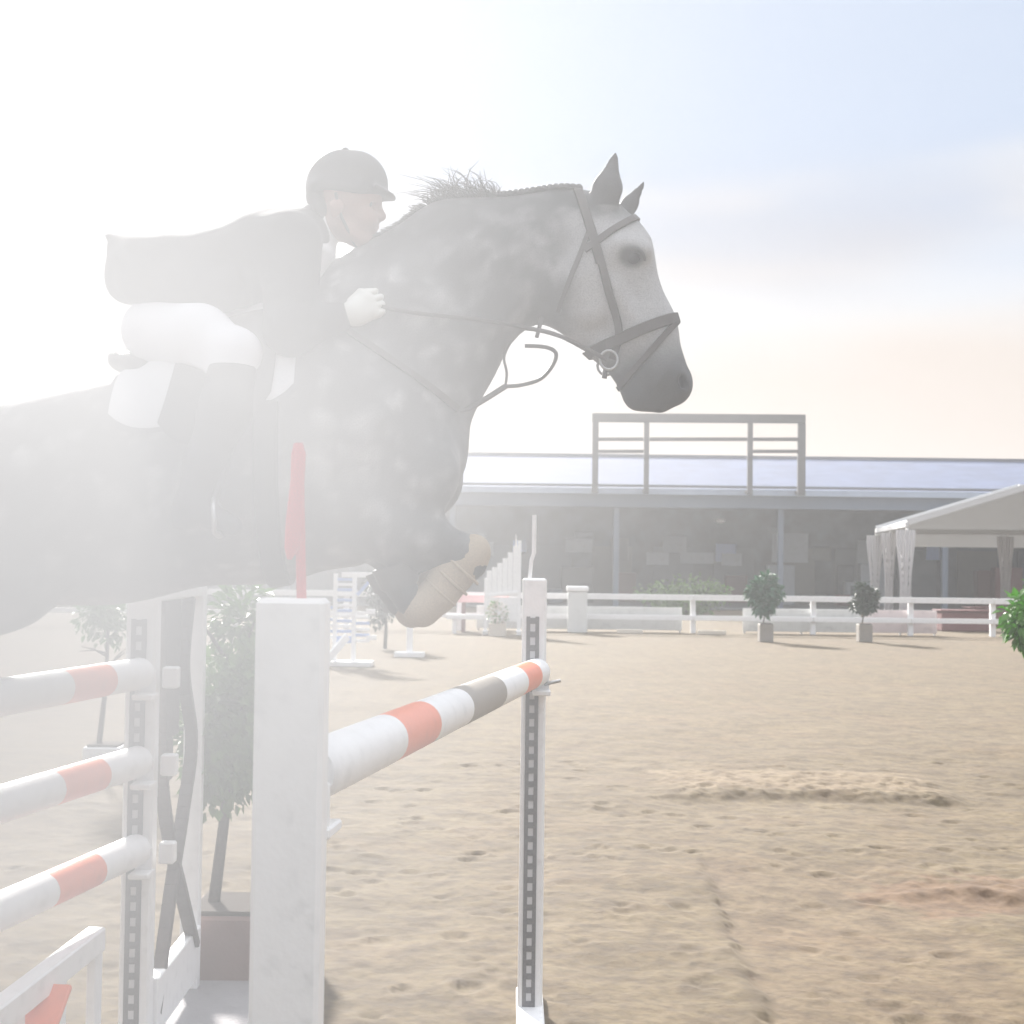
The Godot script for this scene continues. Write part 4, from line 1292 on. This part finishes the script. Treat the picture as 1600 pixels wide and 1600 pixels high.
func make_tack() -> void:
	var b := thing("bridle", "dark leather bridle with noseband on the grey horse's head", "bridle")
	place(b)
	var hs := Shape.new()
	loop_strap(hs, hp(928, 390), (hp(912, 330) - hp(928, 390)).normalized(), -2.1, 2.1, 0.028)
	put("headpiece", hs.mesh(), M.leather_brown, b)
	var bs := Shape.new()
	loop_strap(bs, hp(945, 375), (hp(990, 343) - hp(945, 375)).normalized(), -2.25, 2.25, 0.022)
	put("browband", bs.mesh(), M.leather_brown, b)
	var ns := Shape.new()
	loop_strap(ns, hp(1004, 518), (hp(1056, 497) - hp(1004, 518)).normalized(), -PI, PI, 0.034, 0.008, 34)
	put("noseband", ns.mesh(), M.leather_brown, b)
	var fs := Shape.new()
	loop_strap(fs, hp(1018, 548), (hp(1054, 506) - hp(1018, 548)).normalized(), -PI * 0.97, PI * 0.97, 0.019, 0.006, 34)
	put("flash_strap", fs.mesh(), M.leather_brown, b)
	for z in [1.0, -1.0]:
		var c1 := Shape.new()
		strap(c1, [[922, 362], [935, 410], [950, 465], [966, 520], [956, 562]], z, 0.024)
		put("cheek_strap", c1.mesh(), M.leather_brown, b)
		var c2 := Shape.new()
		strap(c2, [[920, 366], [903, 410], [885, 455], [872, 490]], z, 0.015)
		put("throat_lash", c2.mesh(), M.leather_brown, b)
		var ring := Shape.new()
		var rp := []
		var rr := []
		for k in 15:
			var a := TAU * k / 14.0
			rp.append(hp(950, 566, 0.062 * z) + Vector3(cos(a) * 0.026, sin(a) * 0.028, 0))
			rr.append(0.0042)
		ring.tube(rp, rr, 8, false)
		put("bit_ring", ring.mesh(), M.steel, b)
	var bl := Shape.new()
	bl.tube([hp(946, 575, 0.055), hp(943, 594, 0.055)], [0.007, 0.008], 8)
	put("bit_shank", bl.mesh(), M.leather_brown, b)
	# reins and martingale
	var r := thing("reins", "thin dark reins stretching from the rider's gloves to the bit", "reins")
	place(r)
	for z in [1.0, -1.0]:
		var pts := [hq(585, 474, 0.185 * z), hq(640, 486, 0.18 * z), hq(740, 497, 0.15 * z), hq(820, 510, 0.105 * z), hp(880, 533, 0.085 * z), hp(946, 566, 0.066 * z)]
		if z < 0:
			pts = [hq(585, 470, -0.185), hp(700, 486, -0.165), hp(800, 500, -0.11), hp(870, 514, -0.08), hp(946, 556, -0.066)]
		var fine := curve_points(pts, 6)
		var rad := []
		for k in fine.size():
			rad.append(0.0062)
		put("rein", tubemesh(fine, rad, 8), M.leather_brown, r)
	var m := thing("martingale", "dark leather martingale strap looping from the horse's breast below the neck", "martingale")
	place(m)
	var ms := Shape.new()
	strap(ms, [[548, 528], [590, 556], [640, 590], [690, 624], [716, 644]], 1.0, 0.022)
	put("breast_strap", ms.mesh(), M.leather_brown, m)
	var ms2 := Shape.new()
	strap(ms2, [[548, 528], [590, 556], [640, 590], [690, 624], [716, 644]], -1.0, 0.022)
	put("breast_strap", ms2.mesh(), M.leather_brown, m)
	for a in [[[hp(716, 646, 0.08), hp(735, 640, 0.06), hp(762, 624, 0.05), hp(790, 606, 0.05)], 0.0085], [[hp(790, 606, 0.05), hp(815, 604, 0.05), hp(845, 594, 0.05), hp(864, 572, 0.05), hp(868, 554, 0.05), hp(852, 545, 0.05), hp(820, 543, 0.05)], 0.006], [[hp(790, 606, 0.05), hp(792, 585, 0.05), hp(788, 560, 0.055), hp(800, 535, 0.07)], 0.004], [[hp(846, 500, 0.07), hp(842, 518, 0.075), hp(838, 532, 0.07)], 0.006]]:
		var fine := curve_points(a[0], 6)
		var rad := []
		for k in fine.size():
			rad.append(a[1])
		put("strap", tubemesh(fine, rad, 8), M.leather_brown, m)
	# boots on the forelegs
	for q in [[0.0, 0.0, 0.135, "tan leather boot on the horse's near foreleg"], [-24.0, 7.0, -0.135, "tan leather boot on the horse's far foreleg"]]:
		var tb := thing("tendon_boot", q[3], "horse boot", Vector3.ZERO, 0.0, "boots on the forelegs")
		place(tb)
		var bb := Body.new()
		var ox: float = q[0]
		var oy: float = q[1]
		bb.add(hp(733 + ox, 872 + oy, q[2]), hp(690 + ox, 926 + oy, q[2]), 0.060, 0.053, 0.85, 0.015)
		bb.add(hp(690 + ox, 926 + oy, q[2]), hp(664 + ox, 948 + oy, q[2]), 0.053, 0.055, 0.9, 0.012)
		bb.add(hp(742 + ox, 862 + oy, q[2]), hp(700 + ox, 900 + oy, q[2]), 0.050, 0.050, 0.85, 0.012)
		var bsx := Shape.new()
		bb.net(bsx, hp(600 + ox, 1000 + oy, q[2] - 0.09), hp(780 + ox, 820 + oy, q[2] + 0.09), 0.007)
		put("shell", bsx.mesh(), M.boot_tan, tb)
		for k in 3:
			var c := hp(724 - k * 16 + ox, 889 + k * 17 + oy, q[2])
			var ax := (hp(692, 924) - hp(736, 876)).normalized()
			var pp := []
			var rr := []
			for a in 21:
				var an := TAU * a / 20.0
				pp.append(c + (ax.cross(Vector3.BACK) * cos(an) * (0.0615 - k * 0.003) + Vector3.BACK * sin(an) * (0.0615 - k * 0.003) * 0.86))
				rr.append(0.0045)
			put("buckle_strap", tubemesh(pp, rr, 6), M.boot_tan, tb)
	# saddle pad, saddle
	var sp := thing("saddle_pad", "white quilted saddle pad under the rider's saddle", "saddle pad")
	place(sp)
	put("pad", drape(196, 486, 1.08, 1.26, 0.014, 0.004, true).mesh(), M.pad_white, sp)
	put("binding", drape(188, 494, 1.12, 1.30, 0.006, 0.002, true).mesh(), M.pad_trim, sp)
	var sd := thing("saddle", "dark jumping saddle between the white pad and the rider", "saddle")
	place(sd)
	for z in [1.0, -1.0]:
		put("flap", wrap_side(308, 446, 0.35, 1.42, 0.012, 0.022, z).mesh(), M.leather_black, sd)
	var sb := Body.new()
	sb.add(hp(185, 563), hp(235, 578), 0.03, 0.045, 2.6, 0.05)
	sb.add(hp(235, 578), hp(360, 560), 0.05, 0.05, 2.2, 0.05)
	sb.add(hp(360, 560), hp(425, 515), 0.05, 0.035, 1.7, 0.05)
	var ss := Shape.new()
	sb.net(ss, hp(150, 640, -0.2), hp(460, 470, 0.2), 0.011)
	put("seat", ss.mesh(), M.leather_black, sd)
	for z in [1.0, -1.0]:
		var sl := put("stirrup_leather", tubemesh([hq(392, 590, 0.27 * z), hq(366, 680, 0.33 * z), hq(332, 786, 0.375 * z)], [0.01, 0.01, 0.01], 8), M.leather_black, sd)
		var st := Shape.new()
		var c := hq(334, 806, 0.37 * z)
		st.tube([c + Vector3(0, 0.05, 0), c + Vector3(0.01, 0.02, 0.055), c + Vector3(0.015, -0.045, 0.062), c + Vector3(0.015, -0.05, 0), c + Vector3(0.015, -0.045, -0.062), c + Vector3(0.01, 0.02, -0.055), c + Vector3(0, 0.05, 0)], [0.007, 0.007, 0.008, 0.012, 0.008, 0.007, 0.007], 8)
		put("stirrup", st.mesh(), M.steel, sl)
	var gi := Shape.new()
	loop_strap(gi, hp(440, 712), Vector3(0, -1, 0), -2.0, 2.0, 0.07, 0.012, 30)
	put("girth", gi.mesh(), M.leather_black, sd)

func trunk_axis(x: float) -> Vector3:
	return hp(x, lerpf(770.0, 712.0, clampf((x - 180.0) / 240.0, -0.1, 1.15)))

# a cloth wrapped over the back from x0 to x1, hanging to angle a0 (rear) .. a1 (front) on both sides
func drape(x0: float, x1: float, a0: float, a1: float, th: float, lift: float, both: bool) -> Shape:
	var s := Shape.new()
	var nu := 22
	var nv := 40
	var grid := []
	for u in nu + 1:
		var row := []
		var q := float(u) / nu
		var amax := lerpf(a0, a1, q)
		# rounded lower corners
		amax *= 1.0 - 0.2 * (pow(absf(q * 2.0 - 1.0), 5.0))
		var x := lerpf(x0, x1, q)
		for v in nv + 1:
			var a := lerpf(-amax, amax, float(v) / nv)
			var o := trunk_axis(x + 16.0 * absf(sin(a)) * (q - 0.5) * -1.0)
			var p := horse.skin_from(o, Vector3(0, cos(a), sin(a)), 0.55)
			row.append([p, horse.grad(p)])
		grid.append(row)
	sheet(s, grid, lift, th)
	return s

func wrap_side(x0: float, x1: float, a0: float, a1: float, th: float, lift: float, side: float) -> Shape:
	var s := Shape.new()
	var nu := 14
	var nv := 18
	var grid := []
	for u in nu + 1:
		var row := []
		var q := float(u) / nu
		for v in nv + 1:
			var f := float(v) / nv
			var a := lerpf(a0, a1 * (1.0 - 0.22 * pow(absf(q * 2.0 - 1.0), 3.0)), f)
			var x := lerpf(x0, x1, q) + 26.0 * f * (q - 0.2) - 20.0 * f * f
			var p := horse.skin_from(trunk_axis(x), Vector3(0, cos(a), sin(a) * side), 0.55)
			row.append([p, horse.grad(p)])
		grid.append(row)
	sheet(s, grid, lift, th)
	return s

func sheet(s: Shape, grid: Array, lift: float, th: float) -> void:
	var nu := grid.size()
	var nv: int = grid[0].size()
	for layer in 2:
		var start := s.v.size()
		for u in nu:
			for v in nv:
				var edge: float = 1.0 if u > 0 and v > 0 and u < nu - 1 and v < nv - 1 else 0.35
				var p: Vector3 = grid[u][v][0]
				var n: Vector3 = grid[u][v][1]
				s.v.append(p + n * (lift + (th * edge if layer else 0.0)))
				s.n.append(n if layer else -n)
		for u in nu - 1:
			for v in nv - 1:
				var a := start + u * nv + v
				s.i.append_array(PackedInt32Array([a, a + 1, a + nv + 1, a, a + nv + 1, a + nv]))

# ---------------------------------------------------------------- rider
func make_rider() -> void:
	var t := thing("person", "rider in dark jacket, white breeches and black helmet leaning over the horse's neck", "person")
	place(t)
	# the body underneath: head, neck, trunk and limbs in one surface
	var b := Body.new()
	limb(b, 265, 470, 52, 330, 430, 48, 1.5, 0.05)
	limb(b, 330, 430, 48, 430, 402, 58, 1.5, 0.05)
	limb(b, 430, 402, 58, 480, 368, 32, 1.3, 0.05)
	limb(b, 478, 372, 27, 522, 325, 28, 1.0, 0.03)
	for z in [1.0, -1.0]:
		limb(b, 452, 376, 36, 452, 512, 27, 1.0, 0.04, 0.16 * z, 0.255 * z)
		limb(b, 452, 512, 25, 540, 490, 15, 1.0, 0.03, 0.255 * z, 0.20 * z)
		limb(b, 540, 490, 14, 572, 474, 12, 1.0, 0.02, 0.20 * z, 0.185 * z)
		limb(b, 255, 510, 46, 362, 550, 32, 1.0, 0.05, 0.10 * z, 0.275 * z)
		limb(b, 362, 552, 30, 345, 640, 26, 1.0, 0.04, 0.275 * z, 0.32 * z)
		limb(b, 345, 640, 26, 302, 776, 16, 1.0, 0.03, 0.32 * z, 0.355 * z)
		limb(b, 302, 790, 15, 355, 815, 12, 1.2, 0.03, 0.36 * z, 0.365 * z)
	var s := Shape.new()
	b.net(s, hp(130, 870, -0.42), hp(525, 300, 0.42), 0.014)
	var h := Body.new()
	limb(h, 515, 345, 30, 530, 325, 32, 1.0, 0.03)
	limb(h, 536, 290, 50, 545, 300, 48, 0.80, 0.03)
	limb(h, 553, 322, 38, 560, 352, 27, 0.85, 0.025)
	limb(h, 560, 352, 24, 569, 370, 13, 1.0, 0.02)
	limb(h, 530, 352, 16, 562, 374, 11, 2.2, 0.02)
	limb(h, 582, 306, 9, 582, 308, 9, 2.6, 0.02)
	limb(h, 587, 313, 5, 596, 334, 6.5, 1.0, 0.012)
	limb(h, 590, 335, 5, 592, 337, 5, 2.2, 0.01)
	limb(h, 582, 347, 5, 586, 349, 4.5, 3.0, 0.006)
	limb(h, 580, 356, 5, 583, 357, 4.5, 2.8, 0.006)
	for z in [1.0, -1.0]:
		limb(h, 580, 318, 7, 582, 320, 7, 1.0, -0.006, 0.036 * z, 0.036 * z)
		limb(h, 570, 335, 14, 572, 338, 14, 1.0, 0.02, 0.030 * z, 0.030 * z)
		limb(h, 524, 318, 12, 522, 330, 7, 0.5, 0.008, 0.079 * z, 0.076 * z)
	var hd := Shape.new()
	h.net(hd, hp(470, 400, -0.13), hp(612, 220, 0.13), 0.0042)
	var off := s.v.size()
	s.v.append_array(hd.v)
	s.n.append_array(hd.n)
	for k in hd.i:
		s.i.append(k + off)
	put("body", s.mesh(), M.skin, t)
	for z in [1.0, -1.0]:
		var e := Shape.new()
		e.ball(hp(577, 319, 0.034 * z), Vector3(0.0095, 0.009, 0.010), 7)
		put("eye", e.mesh(), M.eye_dark, t)
		var br := Shape.new()
		br.tube([hp(585, 309, 0.014 * z), hp(584, 306, 0.03 * z), hp(577, 307, 0.05 * z)], [0.003, 0.0035, 0.002], 6)
		put("eyebrow", br.mesh(), M.hair_dark, t)
	var hr := Body.new()
	limb(hr, 496, 305, 20, 502, 335, 16, 1.9, 0.02)
	limb(hr, 502, 330, 14, 512, 342, 9, 2.4, 0.02)
	var hrs := Shape.new()
	hr.net(hrs, hp(465, 365, -0.1), hp(535, 275, 0.1), 0.006)
	put("hair", hrs.mesh(), M.hair_dark, t)
	# jacket
	var j := Body.new()
	limb(j, 268, 436, 58, 330, 425, 58, 1.45, 0.05)
	limb(j, 330, 425, 58, 425, 402, 72, 1.42, 0.06)
	limb(j, 425, 402, 72, 478, 366, 42, 1.35, 0.06)
	limb(j, 262, 424, 54, 205, 425, 42, 1.5, 0.05)
	limb(j, 215, 425, 40, 190, 450, 18, 2.6, 0.04)
	limb(j, 255, 402, 24, 167, 368, 6, 3.4, 0.04)
	limb(j, 210, 412, 32, 182, 392, 14, 2.4, 0.03)
	limb(j, 400, 470, 46, 440, 450, 50, 1.3, 0.06)
	for z in [1.0, -1.0]:
		limb(j, 215, 440, 32, 345, 452, 34, 0.8, 0.04, 0.15 * z, 0.17 * z)
		limb(j, 452, 376, 48, 452, 514, 37, 1.0, 0.05, 0.155 * z, 0.255 * z)
		limb(j, 452, 514, 36, 528, 494, 23, 1.0, 0.035, 0.255 * z, 0.205 * z)
		# folds at the elbow and along the back
		limb(j, 430, 495, 9, 475, 488, 7, 1.0, 0.02, 0.31 * z, 0.29 * z)
		limb(j, 430, 455, 8, 470, 470, 7, 1.0, 0.02, 0.275 * z, 0.27 * z)
		limb(j, 300, 440, 10, 380, 470, 8, 1.0, 0.025, 0.15 * z, 0.14 * z)
		limb(j, 290, 410, 9, 400, 430, 8, 1.0, 0.025, 0.155 * z, 0.175 * z)
	var js := Shape.new()
	j.net(js, hp(140, 590, -0.38), hp(580, 300, 0.38), 0.0105)
	var jk := put("jacket", js.mesh(), M.jacket, t)
	var vn := Shape.new()
	vn.bar(hp(182, 395, 0.012), hp(205, 468, 0.012), 0.004, 0.012, Vector3.BACK, 0.001)
	put("tail_vent", vn.mesh(), M.jacket, jk)
	# collar and white stock
	var cl := Body.new()
	limb(cl, 484, 362, 35, 494, 344, 32, 1.05, 0.02)
	var cs := Shape.new()
	cl.net(cs, hp(430, 410, -0.12), hp(545, 300, 0.12), 0.006)
	put("collar", cs.mesh(), M.jacket, jk)
	var sh := Body.new()
	limb(sh, 499, 352, 31, 508, 338, 29, 1.0, 0.02)
	limb(sh, 503, 358, 24, 502, 420, 15, 1.2, 0.02)
	limb(sh, 502, 395, 17, 492, 425, 11, 2.2, 0.02, 0.035, 0.05)
	var shs := Shape.new()
	sh.net(shs, hp(460, 450, -0.1), hp(550, 300, 0.11), 0.006)
	put("stock_tie", shs.mesh(), M.shirt, t)
	# breeches
	var br := Body.new()
	limb(br, 244, 518, 50, 280, 478, 46, 1.75, 0.05)
	for z in [1.0, -1.0]:
		limb(br, 248, 520, 50, 310, 526, 45, 1.0, 0.05, 0.10 * z, 0.20 * z)
		limb(br, 310, 526, 45, 366, 552, 34, 1.0, 0.05, 0.20 * z, 0.278 * z)
		limb(br, 366, 552, 36, 356, 600, 30, 1.0, 0.04, 0.278 * z, 0.30 * z)
		limb(br, 300, 560, 8, 350, 590, 6, 1.0, 0.02, 0.265 * z, 0.30 * z)
		limb(br, 330, 520, 8, 372, 540, 6, 1.0, 0.02, 0.28 * z, 0.33 * z)
	var bs := Shape.new()
	br.net(bs, hp(170, 660, -0.40), hp(450, 410, 0.40), 0.0105)
	put("breeches", bs.mesh(), M.breeches, t)
	# boots
	for z in [1.0, -1.0]:
		var bt := Body.new()
		limb(bt, 362, 578, 36, 350, 640, 36, 0.95, 0.03, 0.29 * z, 0.325 * z)
		limb(bt, 350, 640, 36, 320, 720, 28, 0.95, 0.03, 0.325 * z, 0.345 * z)
		limb(bt, 320, 720, 28, 302, 782, 22, 0.95, 0.03, 0.345 * z, 0.36 * z)
		limb(bt, 300, 784, 23, 286, 806, 19, 0.95, 0.02, 0.36 * z, 0.36 * z)
		limb(bt, 300, 795, 22, 362, 822, 15, 1.15, 0.025, 0.36 * z, 0.368 * z)
		limb(bt, 280, 818, 10, 285, 812, 14, 1.2, 0.01, 0.36 * z, 0.36 * z)
		var bts := Shape.new()
		bt.net(bts, hp(240, 870, 0.36 * z - 0.14), hp(460, 530, 0.36 * z + 0.12), 0.0085)
		put("boot", bts.mesh(), M.leather_black, t)
	# helmet
	var hm := Body.new()
	limb(hm, 533, 286, 57, 550, 285, 55, 0.80, 0.02)
	limb(hm, 500, 294, 20, 560, 300, 20, 2.4, 0.02)
	limb(hm, 590, 297, 9, 613, 304, 4, 5.0, 0.012)
	limb(hm, 520, 352, 62, 575, 362, 62, 1.1, -0.008)
	var hms := Shape.new()
	hm.net(hms, hp(455, 345, -0.14), hp(632, 215, 0.14), 0.005)
	var hel := put("helmet", hms.mesh(), M.helmet_shell, t)
	for z in [1.0, -1.0]:
		put("chin_strap", tubemesh(curve_points([hp(528, 308, 0.083 * z), hp(533, 335, 0.076 * z), hp(545, 362, 0.055 * z), hp(556, 384, 0.015 * z)], 4), [0.005, 0.005, 0.005, 0.005, 0.005, 0.005, 0.005, 0.005, 0.005, 0.005, 0.005, 0.005, 0.005], 6), M.leather_black, hel)
	var bt2 := Shape.new()
	bt2.ball(hp(537, 229), Vector3(0.012, 0.008, 0.012), 6)
	put("helmet_button", bt2.mesh(), M.helmet_shell, hel)
	# gloved hands closed on the reins
	for z in [1.0, -1.0]:
		var g := Body.new()
		var fwd: Vector3 = Vector3(0.86, 0.42, -0.18 * z).normalized()
		var out_: Vector3 = Vector3(0.15, 0.05, z).normalized()
		var up: Vector3 = fwd.cross(out_).normalized() * (-z)
		up = up if up.y > 0 else -up
		var c: Vector3 = hq(556, 484, 0.205 * z)
		g.add(hq(532, 493, 0.208 * z), c, 0.030, 0.030, 1.0, 0.02)
		g.add(c, c + fwd * 0.035 + up * 0.016, 0.032, 0.027, 1.0, 0.02)
		g.add(c + up * -0.012, c + fwd * 0.035 - up * 0.018, 0.030, 0.024, 1.0, 0.02)
		for f in 4:
			var k0: Vector3 = c + fwd * (0.052 - 0.004 * absf(f - 1.0)) + up * (0.032 - 0.0205 * f) + out_ * 0.006
			var len_: float = [0.95, 1.05, 1.0, 0.82][f]
			var k1: Vector3 = k0 + (fwd * 0.028 - out_ * 0.018) * len_
			var k2: Vector3 = k1 + (fwd * -0.010 - out_ * 0.026) * len_
			var k3: Vector3 = k2 + (fwd * -0.026 - out_ * 0.002) * len_
			g.add(k0, k1, 0.0098, 0.0092, 1.0, 0.003)
			g.add(k1, k2, 0.0092, 0.0088, 1.0, 0.003)
			g.add(k2, k3, 0.0092, 0.0082, 1.0, 0.004)
		var t0: Vector3 = c + up * 0.034 - out_ * 0.012
		g.add(t0, t0 + fwd * 0.034 + up * 0.012, 0.0125, 0.0115, 1.0, 0.008)
		g.add(t0 + fwd * 0.034 + up * 0.012, t0 + fwd * 0.066 + up * 0.004 - out_ * 0.006, 0.0115, 0.009, 1.0, 0.004)
		var gs := Shape.new()
		g.net(gs, c - Vector3(0.11, 0.10, 0.12), c + Vector3(0.16, 0.13, 0.12), 0.0036)
		put("glove", gs.mesh(), M.glove, t)

func limb(b: Body, x0: float, y0: float, r0: float, x1: float, y1: float, r1: float, flat := 1.0, k := 0.05, z0 := 0.0, z1 := 0.0) -> void:
	b.add(hq(x0, y0, z0), hq(x1, y1, z1), r0 / U, r1 / U, flat, k)

# ---------------------------------------------------------------- fog bank added to imitate a white glare from the left
func make_added_mist() -> void:
	for k in ADDED_MIST.size():
		var f := FogVolume.new()
		f.name = numbered("added_mist")
		f.shape = RenderingServer.FOG_VOLUME_SHAPE_ELLIPSOID
		f.position = ADDED_MIST[k][0]
		f.size = ADDED_MIST[k][1]
		var fm := FogMaterial.new()
		fm.resource_name = "added_mist"
		fm.density = ADDED_MIST[k][2]
		fm.albedo = Color.WHITE
		f.material = fm
		add_child(f)
		tag(f, "bright white fog added to whiten the jump and the horse's back", "added_mist", "", "stuff")

const ADDED_MIST := [
	[Vector3(-3.76, 1.94, 0.03), Vector3(7.74, 2.75, 11.5), 0.41],
]

func _ready() -> void:
	make_view()
	make_materials()
	make_ground()
	make_hall()
	make_tent()
	make_fence()
	make_far_wings()
	make_plants()
	make_jump()
	make_horse()
	make_tack()
	make_rider()
	make_added_mist()
